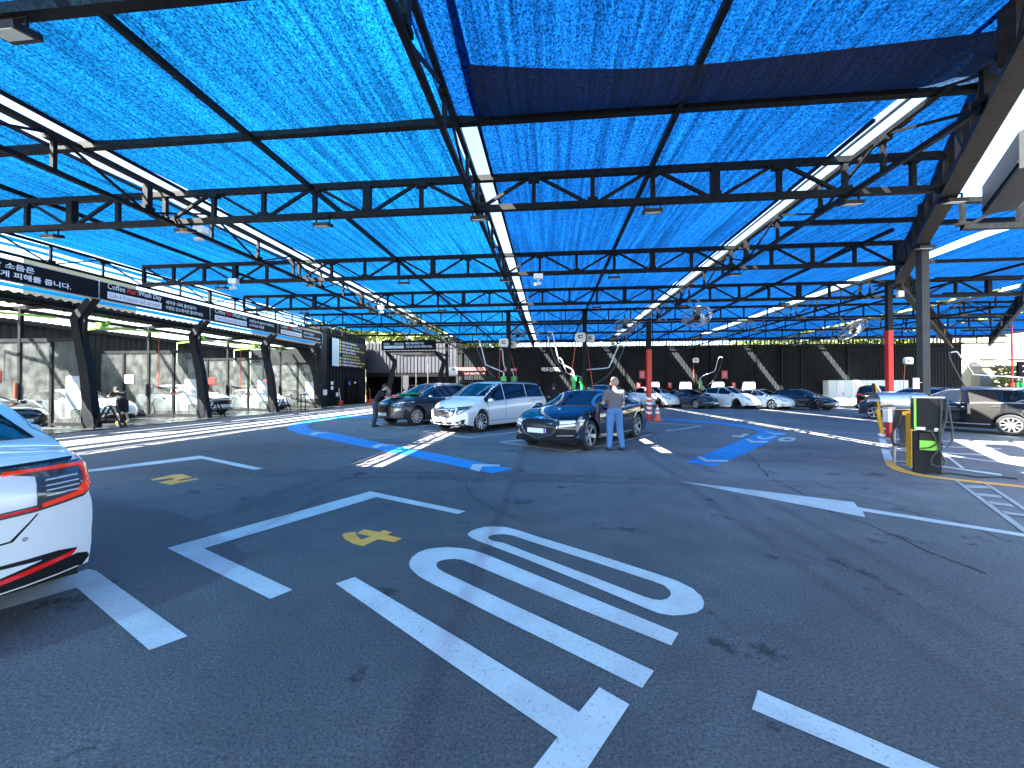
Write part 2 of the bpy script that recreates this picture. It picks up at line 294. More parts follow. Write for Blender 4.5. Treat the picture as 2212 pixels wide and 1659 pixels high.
class MB:
    def __init__(s): s.v = []; s.f = []
    def add(s, vs, fs):
        k = len(s.v); s.v += [Vector(x) for x in vs]; s.f += [tuple(i + k for i in f) for f in fs]; return s
    def box(s, c, d, rz=0.0, ry=0.0, rx=0.0):
        from mathutils import Euler
        m = Euler((rx, ry, rz)).to_matrix(); c = Vector(c); vs = []
        for x in (-.5, .5):
            for y in (-.5, .5):
                for z in (-.5, .5): vs.append(c + m @ Vector((x * d[0], y * d[1], z * d[2])))
        return s.add(vs, [(0, 1, 3, 2), (4, 6, 7, 5), (0, 4, 5, 1), (2, 3, 7, 6), (0, 2, 6, 4), (1, 5, 7, 3)])
    def bar(s, p, q, w=.05, h=None, up=Vector((0, 0, 1))):
        h = h or w; p = Vector(p); q = Vector(q); d = (q - p).normalized(); up = Vector(up)
        if abs(d.dot(up)) > .95: up = Vector((0, 1, 0))
        a = d.cross(up).normalized() * w / 2; b = a.cross(d).normalized() * h / 2
        vs = [p - a - b, p + a - b, p + a + b, p - a + b, q - a - b, q + a - b, q + a + b, q - a + b]
        return s.add(vs, [(0, 3, 2, 1), (4, 5, 6, 7), (0, 1, 5, 4), (1, 2, 6, 5), (2, 3, 7, 6), (3, 0, 4, 7)])
    def tube(s, path, r, n=8, cap=True):
        path = [Vector(p) for p in path]; rr = r if isinstance(r, (list, tuple)) else [r] * len(path)
        k0 = len(s.v); ref = Vector((0, 0, 1)); prev = None
        for i, p in enumerate(path):
            d = (path[min(i + 1, len(path) - 1)] - path[max(i - 1, 0)]).normalized()
            if prev is None:
                a = d.cross(ref if abs(d.z) < .9 else Vector((1, 0, 0))).normalized()
            else:
                a = (prev - d * prev.dot(d)).normalized()
            prev = a; b = d.cross(a)
            for j in range(n):
                t = 2 * math.pi * j / n; s.v.append(p + (a * math.cos(t) + b * math.sin(t)) * rr[i])
        for i in range(len(path) - 1):
            for j in range(n):
                s.f.append((k0 + i * n + j, k0 + i * n + (j + 1) % n, k0 + (i + 1) * n + (j + 1) % n, k0 + (i + 1) * n + j))
        if cap:
            s.f.append(tuple(k0 + j for j in reversed(range(n)))); e = k0 + (len(path) - 1) * n; s.f.append(tuple(e + j for j in range(n)))
        return s
    def cyl(s, p, q, r, n=12, r2=None): return s.tube([p, q], [r, r if r2 is None else r2], n)
    def prism(s, pts, o, u, v, nrm, t):
        o, u, v, nrm = map(Vector, (o, u, v, nrm)); n = len(pts)
        a = [o + u * x + v * y for x, y in pts]; b = [p + nrm * t for p in a]
        fs = [tuple(range(n))[::-1], tuple(range(n, 2 * n))] + [(i, (i + 1) % n, n + (i + 1) % n, n + i) for i in range(n)]
        return s.add(a + b, fs)
    def lathe(s, prof, c=(0, 0, 0), axis='z', n=24):
        c = Vector(c); k0 = len(s.v); m = len(prof)
        for j in range(n):
            t = 2 * math.pi * j / n
            for r_, h in prof:
                if axis == 'z': p = Vector((r_ * math.cos(t), r_ * math.sin(t), h))
                elif axis == 'y': p = Vector((r_ * math.cos(t), h, r_ * math.sin(t)))
                else: p = Vector((h, r_ * math.cos(t), r_ * math.sin(t)))
                s.v.append(c + p)
        for j in range(n):
            for i in range(m - 1):
                s.f.append((k0 + j * m + i, k0 + ((j + 1) % n) * m + i, k0 + ((j + 1) % n) * m + i + 1, k0 + j * m + i + 1))
        return s
    def ell(s, c, r, n=12, m=8):
        prof = [(max(1e-4, math.sin(math.pi * i / m)), -math.cos(math.pi * i / m)) for i in range(m + 1)]
        k = len(s.v); s.lathe(prof, (0, 0, 0), 'z', n); c = Vector(c)
        for i in range(k, len(s.v)): q = s.v[i]; s.v[i] = Vector((c.x + q.x * r[0], c.y + q.y * r[1], c.z + q.z * r[2]))
        return s
    def mesh(s, name):
        me = bpy.data.meshes.new(name); me.from_pydata([tuple(v) for v in s.v], [], s.f); me.update()
        bm = bmesh.new(); bm.from_mesh(me); bmesh.ops.recalc_face_normals(bm, faces=bm.faces); bm.to_mesh(me); bm.free(); return me
    def build(s, name, m, parent=None, world=False, smooth=False, ang=40):
        if world and parent is not None:
            inv = rootmat(parent).inverted(); s.v = [inv @ v for v in s.v]
        return link(name, s.mesh(name), m, parent, smooth, ang)

def flat(name, pts, z, m, parent=None):
    """painted marking: a thin sheet on the ground"""
    pts = [(p.x, p.y) for p in pts]
    vs, es, fs, *_ = delaunay_2d_cdt([Vector(p) for p in pts], [], [list(range(len(pts)))], 1, 1e-6)
    me = bpy.data.meshes.new(name); me.from_pydata([(v.x, v.y, z) for v in vs], [], [tuple(f) for f in fs]); me.update()
    for p in me.polygons:
        if p.normal.z < 0: p.flip()
    return link(name, me, m, parent)
def flat_multi(name, polys, z, m, holes=()):
    V, F = [], []
    for poly in polys:
        pts = [(p.x, p.y) for p in poly]
        vs, es, fs, *_ = delaunay_2d_cdt([Vector(p) for p in pts], [], [list(range(len(pts)))], 1, 1e-6)
        k = len(V); V += [(v.x, v.y, z) for v in vs]
        for f in fs:
            a, b, c = [vs[i] for i in f[:3]]
            if (b - a).cross(c - a) < 0: f = list(f)[::-1]
            F.append(tuple(i + k for i in f))
    me = bpy.data.meshes.new(name); me.from_pydata(V, [], F); me.update(); return link(name, me, m)
def ribbon(pts, wd):
    out_l, out_r = [], []
    for i, p in enumerate(pts):
        if i == 0: d = (pts[1] - p)
        elif i == len(pts) - 1: d = (p - pts[i - 1])
        else: d = (pts[i + 1] - p).normalized() + (p - pts[i - 1]).normalized()
        d.z = 0; d.normalize(); nn = Vector((-d.y, d.x, 0)); k = 1.0
        if 0 < i < len(pts) - 1:
            e = (p - pts[i - 1]).normalized(); k = 1 / max(0.4, abs(Vector((-e.y, e.x, 0)).dot(nn)))
        out_l.append(p + nn * wd / 2 * k); out_r.append(p - nn * wd / 2 * k)
    return out_l + out_r[::-1]
_fontcache = {}
def text(name, s, m, parent, o, r, u, width, height, world=True, lift=0.006, bold=0.0, align='fit'):
    key = (s, bold)
    if key not in _fontcache:
        cu = bpy.data.curves.new('lettering', 'FONT'); cu.body = s; cu.resolution_u = 2; cu.offset = bold; cu.space_line = 0.95
        ob = bpy.data.objects.new('lettering', cu); C.objects.link(ob); bpy.context.view_layer.update()
        dg = bpy.context.evaluated_depsgraph_get(); me = bpy.data.meshes.new_from_object(ob.evaluated_get(dg))
        vs = [v.co.copy() for v in me.vertices]; fs = [tuple(p.vertices) for p in me.polygons]
        bpy.data.objects.remove(ob); bpy.data.curves.remove(cu); bpy.data.meshes.remove(me); _fontcache[key] = (vs, fs)
    vs, fs = _fontcache[key]
    if not vs: return None
    x0 = min(v.x for v in vs); x1 = max(v.x for v in vs); y0 = min(v.y for v in vs); y1 = max(v.y for v in vs)
    o, r, u = Vector(o), Vector(r).normalized(), Vector(u).normalized(); nn = r.cross(u)
    sx = width / (x1 - x0); sy = height / (y1 - y0)
    mb = MB(); mb.v = [o + r * ((v.x - x0) * sx) + u * ((v.y - y0) * sy) + nn * lift for v in vs]; mb.f = list(fs)
    if world and parent is not None:
        inv = rootmat(parent).inverted(); mb.v = [inv @ v for v in mb.v]
    me = bpy.data.meshes.new(name); me.from_pydata([tuple(v) for v in mb.v], [], mb.f); me.update()
    return link(name, me, m, parent)
_barcache = {}
def barobj(name, p, q, w_, h_, m, parent):
    """one steel member as its own object; alike members share a mesh"""
    p, q = Vector(p), Vector(q); L_ = (q - p).length; key = (round(L_, 3), w_, h_, m.name)
    if key not in _barcache:
        mb = MB(); mb.box((L_ / 2, 0, 0), (L_, w_, h_)); me = mb.mesh(name); me.materials.append(m); _barcache[key] = me
    o = bpy.data.objects.new(name, _barcache[key]); C.objects.link(o); o.parent = parent
    d = (q - p).normalized(); up = Vector((0, 0, 1)) if abs(d.z) < .99 else Vector((0, 1, 0))
    y = up.cross(d).normalized(); z = d.cross(y)
    m3 = Matrix((d, y, z)).transposed().to_4x4(); m3.translation = p
    o.matrix_basis = rootmat(parent).inverted() @ m3 if parent else m3
    return o

# ------------------------------------------------------------------ ground
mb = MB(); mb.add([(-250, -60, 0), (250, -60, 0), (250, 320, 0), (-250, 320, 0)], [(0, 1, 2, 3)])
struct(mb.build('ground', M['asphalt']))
mb = MB(); mb.add([(-24, 2, .004), (-16.3, 2, .004), (-16.3, 29.4, .004), (-24, 29.4, .004)], [(0, 1, 2, 3)])
struct(mb.build('wash_bay_floor', M['wet']))
# drain channel along the bay fronts
mb = MB()
for i in range(50): mb.box((-16.05, 3.2 + i * .53, .008), (.22, .46, .008))
o = mb.build('drain_grate', M['dark_grey']); tag(o, 'long dark drain grating running along the front of the wash bays', 'drain')

# ------------------------------------------------------------------ painted markings
K1 = lambda u, v: G(324 + u * .3814, 1026 + v * .3814)
K2 = lambda u, v: G(810 + u * .3662, 1080 + v * .3662)
K3 = lambda u, v: G(1404 + u * .3652, 891 + v * .3652)
K4 = lambda u, v: G(54 + u * .5126, 837 + v * .5126)
K7 = lambda u, v: G(u * .3256, 810 + v * .3256)
KR4 = lambda u, v: G(1080 + u * .179, 702 + v * .179)
KR3 = lambda u, v: G(783 + u * .179, 702 + v * .179)
KR5 = lambda u, v: G(1350 + u * .2197, 648 + v * .2197)
KQ = lambda u, v: G(1836 + u * .1302, 837 + v * .1302)
def mark(name, label, polys, z, m, cat='road marking'):
    return tag(flat_multi(name, polys, z, m), label, cat)
T = lambda K, L: [K(*p) for p in L]
Z1, Z2, Z3 = 0.004, 0.008, 0.012
Upts = [(1785, 780), (1200, 542), (800, 378), (640, 312), (560, 290), (500, 281), (430, 277), (370, 280), (310, 289), (260, 306), (222, 334), (205, 368), (208, 395), (230, 420), (262, 447), (310, 475), (700, 672), (1100, 868), (1570, 1100), (1640, 1000), (1200, 793), (800, 606), (500, 466), (410, 424), (375, 402), (364, 384), (368, 368), (385, 357), (420, 349), (470, 345), (520, 352), (600, 385), (1000, 553), (1300, 676), (1742, 852)]
Oout = [(700, 155), (780, 160), (860, 182), (950, 212), (1300, 318), (1680, 440), (1780, 475), (1870, 520), (1920, 565), (1936, 600), (1928, 635), (1890, 660), (1820, 674), (1750, 677), (1670, 664), (1590, 633), (1300, 512), (900, 350), (700, 274), (610, 240), (570, 222), (549, 207), (550, 195), (570, 181), (605, 168), (650, 158)]
Oin = [(760, 200), (810, 208), (900, 238), (1300, 366), (1640, 478), (1700, 500), (1735, 530), (1742, 555), (1722, 577), (1685, 587), (1640, 583), (1580, 565), (1300, 457), (900, 306), (760, 252), (695, 240), (668, 226), (672, 213), (700, 203)]
def ring(out, inn):
    """ring polygon split in two so that it has no hole"""
    import bisect
    n, m_ = len(out), len(inn)
    def near(p, L): return min(range(len(L)), key=lambda i: (L[i] - p).length)
    i0, i1 = 0, n // 2; j0, j1 = near(out[i0], inn), near(out[i1], inn)
    def arc(L, a, b):
        r = [L[a]]; k = a
        while k != b: k = (k + 1) % len(L); r.append(L[k])
        return r
    return [arc(out, i0, i1) + arc(inn, j0, j1)[::-1], arc(out, i1, i0) + arc(inn, j1, j0)[::-1]]
mark('road_letter', 'large stretched white letter U painted on the near asphalt', [T(K2, Upts)], Z1, M['rp_white'], 'road lettering')
mark('road_letter', 'large stretched white letter O painted on the near asphalt', ring(T(K2, Oout), T(K2, Oin)), Z1, M['rp_white'], 'road lettering')
Tp = [G(726.4, 1259.4), G(768.3, 1245.3), G(1010, 1387), G(1249.4, 1534), G(1293.4, 1481), G(1357.5, 1517.6), G(1264, 1659), G(1190, 1776), G(1062, 1776), G(1147, 1659), G(1203.7, 1587), G(960, 1421)]
mark('road_letter', 'large stretched white letter T painted on the asphalt at bottom centre', [Tp], Z1, M['rp_white'], 'road lettering')
mark('parking_bracket', 'white parking bracket in the centre foreground, left of the big lettering', [T(K1, [(105, 412), (1250, 92), (1790, 205), (1745, 220), (1285, 125), (312, 414), (815, 647), (688, 698)])], Z1, M['rp_white'])
mark('parking_bracket', 'white parking bracket farther off, beside the white sedan tail', [T(K4, [(60, 379), (228, 352), (740, 287), (1008, 342), (968, 348), (748, 300), (228, 362), (60, 391)])], Z1, M['rp_white'])
mark('parking_bracket', 'white parking corner line under the white sedan tail at lower left', [[G(195, 1228), G(212, 1232), G(410, 1372), G(328, 1402), G(170, 1268), G(0, 1318), G(-200, 1376), G(-200, 1340), G(0, 1290)]], Z1, M['rp_white'])
mark('parking_line', 'white painted strip at the bottom right edge of the view', [[G(1633, 1487), G(2035, 1659), G(2250, 1751), G(2150, 1751), G(1930, 1659), G(1620, 1528)]], Z1, M['rp_white'])
mark('parking_line', 'small white line end beside the white sedan bumper', [T(K7, [(540, 795), (575, 797), (612, 817), (560, 822)])], Z1, M['rp_white'])
mark('road_number', 'yellow numeral two painted upside down, beyond the white sedan tail', [T(K7, [(1005, 693), (1150, 661), (1215, 657), (1280, 678), (1185, 697), (1200, 701), (1310, 684), (1327, 690), (1140, 729), (1050, 713), (1165, 690), (1150, 683), (1020, 701)])], Z1, M['rp_yellow'], 'road number')
mark('road_number', 'yellow numeral four painted inside the centre foreground bracket', [T(K1, [(1090, 335), (1115, 326), (1166, 320), (1172, 338), (1198, 364), (1256, 347), (1172, 330), (1215, 307), (1300, 322), (1328, 311), (1375, 324), (1345, 338), (1432, 358), (1385, 380), (1295, 363), (1210, 402), (1150, 387), (1105, 362)])], Z1, M['rp_yellow'], 'road number')
mark('guide_band', 'blue painted lane band curving from the bays toward the minivan', [T(K4, [(1480, 119), (1290, 122), (1180, 143), (1112, 160), (1103, 171), (1112, 181), (1180, 200), (1490, 262), (1970, 362), (2058, 343), (1560, 245), (1290, 190), (1215, 180), (1192, 170), (1190, 160), (1215, 145), (1290, 131), (1480, 125)])], Z1, M['rp_blue'])
for L_, lb in (([(1197, 199), (1225, 188), (1290, 190), (1240, 194), (1222, 202)], 'white chevron on the blue band, the farthest toward the wash bays'), ([(1458, 249), (1490, 240), (1572, 243), (1505, 247), (1482, 257)], 'white chevron in the middle of the blue band'), ([(1876, 345), (1887, 324), (1998, 326), (2005, 332), (1928, 334), (1915, 356)], 'white chevron near the pointed end of the blue band')):
    mark('chevron_mark', lb, [T(K4, L_)], Z2, M['rp_white'])
mark('guide_band', 'blue painted band leading to the small OUT lettering at right', [T(K3, [(205, 295), (385, 320), (600, 225), (770, 140), (810, 122), (690, 101), (600, 80), (400, 55), (20, 30), (20, 38), (400, 68), (600, 95), (650, 118), (560, 152), (400, 218)])], Z1, M['rp_blue'])
for L_, lb in (([(278, 263), (300, 262), (335, 281), (467, 282), (455, 294), (325, 292)], 'white chevron at the wide near end of the right blue band'), ([(560, 158), (580, 158), (610, 170), (700, 169), (690, 179), (598, 180)], 'white chevron crossing the right blue band beside the letter U'), ([(678, 114), (690, 112), (738, 124), (805, 124), (795, 131), (730, 132)], 'white chevron at the far corner of the right blue band')):
    mark('chevron_mark', lb, [T(K3, L_)], Z2, M['rp_white'])
mark('road_letter', 'small white letter T of the far OUT lettering', [T(K3, [(483, 137), (532, 136), (560, 124), (588, 129), (556, 142), (545, 149), (483, 144)])], Z2, M['rp_white'], 'road lettering')
mark('road_letter', 'small white letter U of the far OUT lettering', [T(K3, [(628, 147), (640, 138), (662, 139), (650, 147), (662, 152), (690, 152), (733, 137), (750, 141), (705, 159), (650, 159), (630, 154)])], Z2, M['rp_white'], 'road lettering')
mark('road_letter', 'small white letter O of the far OUT lettering', ring(T(K3, [(750, 160), (775, 149), (830, 147), (862, 154), (850, 166), (815, 173), (765, 170)]), T(K3, [(785, 160), (800, 156), (825, 155), (836, 158), (826, 163), (810, 165), (788, 164)])), Z2, M['rp_white'], 'road lettering')
mark('road_arrow', 'long thin white arrow on the asphalt pointing left', [T(K3, [(162, 405), (1200, 530), (1222, 558), (1245, 563), (2212, 717), (2500, 762), (2500, 782), (2212, 735), (1250, 583), (1268, 619)])], Z1, M['rp_white'])
mark('curved_line', 'yellow curved line sweeping round the foot of the charging post', [T(K3, [(1380, 282), (1432, 285), (1455, 312), (1510, 340), (1600, 366), (1700, 380), (1900, 402), (2212, 434), (2500, 470), (2500, 482), (2212, 446), (1850, 409), (1600, 378), (1500, 358), (1430, 336), (1392, 308)])], Z1, M['rp_yellow'])
lad = [T(K3, [(1790, 401), (1818, 405), (2230, 700), (2230, 735)]), T(K3, [(1962, 418), (1990, 420), (2330, 640), (2290, 640)])]
for a, b in (((1862, 438), (2010, 444)), ((1925, 484), (2075, 500)), ((1992, 532), (2140, 552)), ((2070, 590), (2225, 612))):
    lad.append(T(K3, [(a[0] - 14, a[1] - 9), (b[0] - 14, b[1] - 9), (b[0] + 6, b[1] + 8), (a[0] + 14, a[1] + 11)]))
mark('ladder_crossing', 'worn grey ladder shaped crossing at the right edge', lad, Z2, M['rp_worn'])
blk = [T(KQ, [(470, 840), (580, 860), (615, 950), (492, 952)]), T(KQ, [(505, 1010), (640, 1040), (710, 1220), (555, 1205), (530, 1110)])]
mark('white_block', 'two white painted blocks at the corner beside the red and white pole', blk, Z1, M['rp_white'])
lines = []
for a, b, c, d in (((580, 848), (2500, 920), (2500, 935), (585, 862)), ((605, 943), (2500, 1010), (2500, 1030), (612, 957)), ((640, 1030), (2500, 1130), (2500, 1150), (645, 1045)), ((1450, 1115), (2500, 1235), (2500, 1255), (1450, 1130)), ((700, 1212), (1100, 1240), (1100, 1252), (705, 1226)), ((1450, 1298), (2500, 1440), (2500, 1470), (1450, 1315)), ((1470, 1060), (1520, 1055), (1890, 1345), (1830, 1345))):
    lines.append(T(KQ, [a, b, c, d]))
mark('bay_lines', 'thin white bay lines on the ground behind the charging post', lines, Z2, M['rp_white'])
def pline(lb, K, pts, wd=.12):
    mark('parking_line', lb, [ribbon(T(K, pts), wd)], Z2, M['rp_white'])
pline('white stall line in front of the dark grey suv', KR3, [(85, 1185), (490, 1245), (770, 1213)])
pline('white stall line running under the grey suv flank', KR3, [(85, 1185), (520, 1153)])
pline('white stall line in front of the white minivan', KR3, [(740, 1285), (1290, 1363), (1900, 1288)])
pline('short white stall line between the suv and the minivan nose', KR3, [(740, 1285), (895, 1270)])
pline('white stall line in front of the black sedan grille', KR4, [(5, 1418), (850, 1530), (1140, 1475), (1825, 1325)])
pline('short white stall line between the minivan and the black sedan', KR4, [(5, 1418), (260, 1388)])
pline('white stall line at the tail of the black sedan', KR4, [(1700, 1290), (1890, 1308), (2060, 1265)])
pline('white stall bracket right of the red pole and cone', KR5, [(185, 1200), (745, 1240), (290, 1310), (150, 1295)])
pline('long white line along the fronts of the electric cars', KR5, [(420, 1072), (1400, 1083), (2130, 1092)])
pline('white kerb line in front of the pale lockers', KR5, [(2070, 1060), (2600, 1090), (3100, 1120)], .18)
pline('white lane edge line seen below the electric cars', KR5, [(1280, 1250), (2212, 1310), (3100, 1330)], .08)
random.seed(3)
M['crack'] = mat('dark asphalt crack', (0.012, 0.012, 0.012), 0.9)
def crack(label, K, pts, wd=.012):
    rr = random.Random(len(label)); P = T(K, pts); Q = []
    for a, b in zip(P, P[1:]):
        n = max(2, int((b - a).length / .12))
        for k in range(n):
            q = a + (b - a) * k / n; Q.append(q + Vector((rr.gauss(0, .018), rr.gauss(0, .018), 0)))
    V, F = [], []
    for i, q in enumerate(Q):
        d = (Q[min(i + 1, len(Q) - 1)] - Q[max(0, i - 1)]).normalized(); nn = Vector((-d.y, d.x, 0)) * wd * rr.uniform(.3, 1)
        V += [(q.x + nn.x, q.y + nn.y, .003), (q.x - nn.x, q.y - nn.y, .003)]
        if i: k = 2 * i; F.append((k - 2, k - 1, k + 1, k))
    me = bpy.data.meshes.new('asphalt_crack'); me.from_pydata(V, [], F); struct(link('asphalt_crack', me, M['crack']))
crack('right of the arrow', K3, [(570, 235), (700, 380), (900, 480), (1080, 590), (1350, 690), (1740, 860), (2150, 1010)])
crack('below the arrow long', K3, [(880, 380), (1130, 470), (1500, 560), (1800, 640), (2212, 800)], .007)
crack('central', K4, [(1800, 380), (1850, 400), (1900, 470), (1990, 520), (2100, 560)], .007)

# ------------------------------------------------------------------ canopy: netting
def line1y(x): return 4.31 + (x - 4.62) * 1.44
def ystart(x):
    if x < 3.0: return -6
    if x < 3.3: return line1y(x)
    if x <= 7.7: return line1y(x)
    if x <= 11.4: return 8.7
    return x - 2.7
def netz(x): return 5.34 + max(0, -x - 7.75) * 0.06
def net_strip(x0, x1, label, m, yend=33.0, front=None):
    nx = max(2, int((x1 - x0) / .28)); cols = []
    mb = MB()
    for i in range(nx + 1):
        x = x0 + (x1 - x0) * i / nx; ys = ystart(x) if front is None else front
        ny = 90
        for j in range(ny + 1):
            y = ys + (yend - ys) * j / ny
            t = (y - 2.9) / 4.05; sag = -0.055 * abs(math.sin(math.pi * t)) - .03 * math.sin(math.pi * (x - x0) / (x1 - x0)) + 0.012 * math.sin(y * 2.1 + x * 3) * math.sin(x * 1.7)
            mb.v.append(Vector((x, y, netz(x) + sag + .02)))
        if i:
            a = (i - 1) * (ny + 1); b = i * (ny + 1)
            for j in range(ny): mb.f.append((a + j, b + j, b + j + 1, a + j + 1))
    o = link('shade_net', mb.mesh('shade_net'), m, None, True)
    return tag(o, label, 'shade net', 'blue shade nets stretched over the wash lot')
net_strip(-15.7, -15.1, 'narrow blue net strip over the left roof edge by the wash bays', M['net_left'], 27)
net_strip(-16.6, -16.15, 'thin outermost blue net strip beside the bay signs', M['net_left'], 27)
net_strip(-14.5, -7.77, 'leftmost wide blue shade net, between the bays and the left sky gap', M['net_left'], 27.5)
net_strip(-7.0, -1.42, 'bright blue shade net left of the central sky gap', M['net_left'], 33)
net_strip(-1.05, 4.58, 'deep blue shade net right of the central sky gap', M['net'], 33)
net_strip(5.06, 10.6, 'blue shade net between the right sky gap and the diagonal truss', M['net'], 33)
net_strip(11.1, 17.2, 'blue shade net beyond the diagonal truss at right', M['net'], 33)
net_strip(17.7, 23.6, 'far blue shade net above the electric cars', M['net'], 33)
net_strip(24.1, 31.5, 'farthest right blue shade net near the pale lockers', M['net'], 33)
# doubled grey netting hanging in front of the first pipe
mb = MB(); nx = 40
for i in range(nx + 1):
    x = -.92 + 6.2 * i / nx; t = i / nx
    yf = 4.36 + .3 * math.sin(math.pi * .5 * min(1, t * 2.2)) - .25 * t * t
    for j in range(9):
        u = j / 8; y = yf + (5.38 - yf) * u
        mb.v.append(Vector((x, y, 5.27 - .12 * math.sin(math.pi * u) - .10 * (1 - u))))
    if i:
        a = (i - 1) * 9; b = i * 9
        for j in range(8): mb.f.append((a + j, b + j, b + j + 1, a + j + 1))
tag(link('shade_net', mb.mesh('shade_net'), M['net_grey'], None, True), 'dark grey blue loose net band sagging in front of the nearest roof pipe', 'shade net', 'blue shade nets stretched over the wash lot')
mb = MB()
for i in range(13):
    y = -5 + i * .87
    for x, zz in ((-1.45, 5.33), (-.92, 5.28)): mb.v.append(Vector((x, min(y, 5.4), zz)))
    if i: k = 2 * i; mb.f.append((k - 2, k - 1, k + 1, k))
tag(link('shade_net', mb.mesh('shade_net'), M['net'], None, True), 'narrow blue net flap closing the nearest part of the central gap', 'shade net', 'blue shade nets stretched over the wash lot')
for x0, x1, ye, lb in ((-7.85, -6.9, 3.3, 'blue net flap closing the near end of the left gap'), (4.5, 5.1, 4.9, 'blue net flap closing the near end of the right gap')):
    mb = MB(); mb.add([(x0, -5, 5.31), (x1, -5, 5.31), (x1, ye, 5.31), (x0, ye, 5.31)], [(0, 1, 2, 3)]); tag(mb.build('shade_net', M['net']), lb, 'shade net', 'blue shade nets stretched over the wash lot')
# added unseen sheets keep sun off the back wall, with slits for streaks
for x0, x1, lb in ((-9, -1.42, 'left of the central gap'), (-1.05, 4.58, 'right of the central gap'), (5.06, 10.5, 'above the first two electric cars'), (11.1, 17.2, 'above the middle electric cars'), (17.7, 23.6, 'above the black electric car'), (24.1, 37, 'above the lockers')):
    mb = MB(); mb.box(((x0 + x1) / 2, 35.55, 5.86), (x1 - x0, 4.9, .03)); tag(mb.build('roof_or_blocker_sheet', M['dark_corr']), 'added unseen sun blocking sheet over the back wall, ' + lb, 'roof sheet', 'added sun blocking sheets over the back wall')

# ------------------------------------------------------------------ trusses
ZB, ZT = 4.70, 5.24
def truss(label, p0, p1, zb=ZB, zt=ZT, panel=1.02, m=None, cw=.10, web=.05, joined=False, start=0, name='roof_truss', group='dark steel roof trusses', vw=.07):
    m = m or M['steel']; p0, p1 = Vector(p0), Vector(p1); d = (p1 - p0); L_ = d.length; d.normalize()
    t = thing(name, label, 'roof truss', (p0.x, p0.y, zb), 0, group)
    up = Vector((0, 0, 1))
    def P(s, z): q = p0 + d * s; return Vector((q.x, q.y, z))
    barobj('top_chord', P(0, zt), P(L_, zt), cw, cw, m, t); barobj('bottom_chord', P(0, zb), P(L_, zb), cw, cw, m, t)
    n = int(L_ / panel); mb = MB()
    for i in range(n + 1):
        s = i * panel; a = P(s, zb + cw / 2); b = P(s, zt - cw / 2); ww = vw * (1.8 if (i + start) % 6 == 4 else 1)
        if joined: mb.bar(a, b, vw * .7)
        else:
            barobj('upright', a, b, ww, ww, m, t)
        if i < n:
            s2 = s + panel; e = (i + start) % 2
            c_ = P(s + .04, (zb if e == 0 else zt)); c2 = P(s2 - .04, (zt if e == 0 else zb))
            if joined: mb.bar(c_, c2, web * .7)
            else: barobj('diagonal', c_, c2, web, web, m, t)
            if not joined and e == 0: barobj('gusset', P(s - .09, zb + .07), P(s + .09, zb + .07), .11, .07, m, t); barobj('gusset', P(s2 - .1, zt - .07), P(s2 + .1, zt - .07), .11, .07, m, t)
    if joined:
        o = mb.build('web', m, t, world=True); o['kind'] = 'stuff'
    return t
def xmax(Y):
    if Y < 12.6: return 4.62 + (Y - 4.31) / 1.44 - .1
    return Y + 1.0
YS = [2.9, 6.92, 11.0, 15.02, 19.05, 23.1, 27.1, 31.1]
ordn = ['nearest', 'second', 'third', 'fourth', 'fifth', 'sixth', 'seventh', 'farthest']
x_l = -1.3 - 1.02 * 11
for i, Y in enumerate(YS):
    xr = min(xmax(Y), 33); n = int((xr - x_l) / 1.02); 
    xl = x_l if Y < 27 else x_l + 1.02 * 2
    truss(ordn[i] + ' of the crosswise black roof trusses, counted from the camera', (xl, Y), (xr, Y), joined=Y > 16, start=1)
truss('pale sunlit crosswise truss right of the diagonal truss', (8.2, 8.65), (8.2 + 1.02 * 9, 8.65), m=M['steel'], start=0)
for X, ya, yb, lb in ((-7.22, 1.0, 32.5, 'lengthwise roof truss along the left sky gap'), (-1.3, -2, 32.5, 'lengthwise roof truss along the central sky gap'), (4.88, 4.9, 32.5, 'lengthwise roof truss along the right sky gap'), (10.9, 13.2, 32.5, 'lengthwise roof truss along the gap beyond the red pole'), (17.45, 17.2, 32.5, 'lengthwise roof truss along the outermost gap at right'), (-14.5, 2, 27, 'lengthwise roof truss at the left roof edge above the bay signs')):
    z0 = 0.0 if X > -14 else .45
    truss(lb, (X, ya), (X, yb), zb=ZB - .03 + z0, zt=ZT - .03 + z0, panel=1.35, cw=.07, vw=.055, web=.035, joined=X > 8)
# diagonal edge trusses
dd = Vector((5.23, 7.53)).normalized()
pa = Vector((4.62, 4.31)) - dd * 3.6; pb = Vector((10.25, 12.6))
truss('big dark diagonal edge truss at the upper right', pa, pb, zb=4.66, zt=5.5, panel=.9, m=M['brown_steel'], cw=.16, web=.07, vw=.09, name='edge_truss', group='edge trusses')
off = Vector((dd.y, -dd.x)) * .32
mb = MB(); q_ = Vector((pa.x, pa.y, 4.585)); q2_ = Vector((pb.x, pb.y, 4.585)); mb.bar(q_, q2_, .22, .03); tag(mb.build('flange_plate', M['brown_steel']), 'wide brown flange plate under the big diagonal edge truss', 'steel plate')
truss('brown edge truss running from the red and white pole to the back wall', (10.45, 12.9), (31, 33.6), zb=4.62, zt=5.3, panel=1.2, m=M['brown_steel'], cw=.16, web=.08, vw=.09, name='edge_truss', group='edge trusses')
truss('outer edge truss at the far right boundary of the net roof', (16.2, 14.8), (33, 33), zb=4.7, zt=5.5, panel=1.2, m=M['steel'], cw=.12, web=.07, vw=.08, name='edge_truss', group='edge trusses')
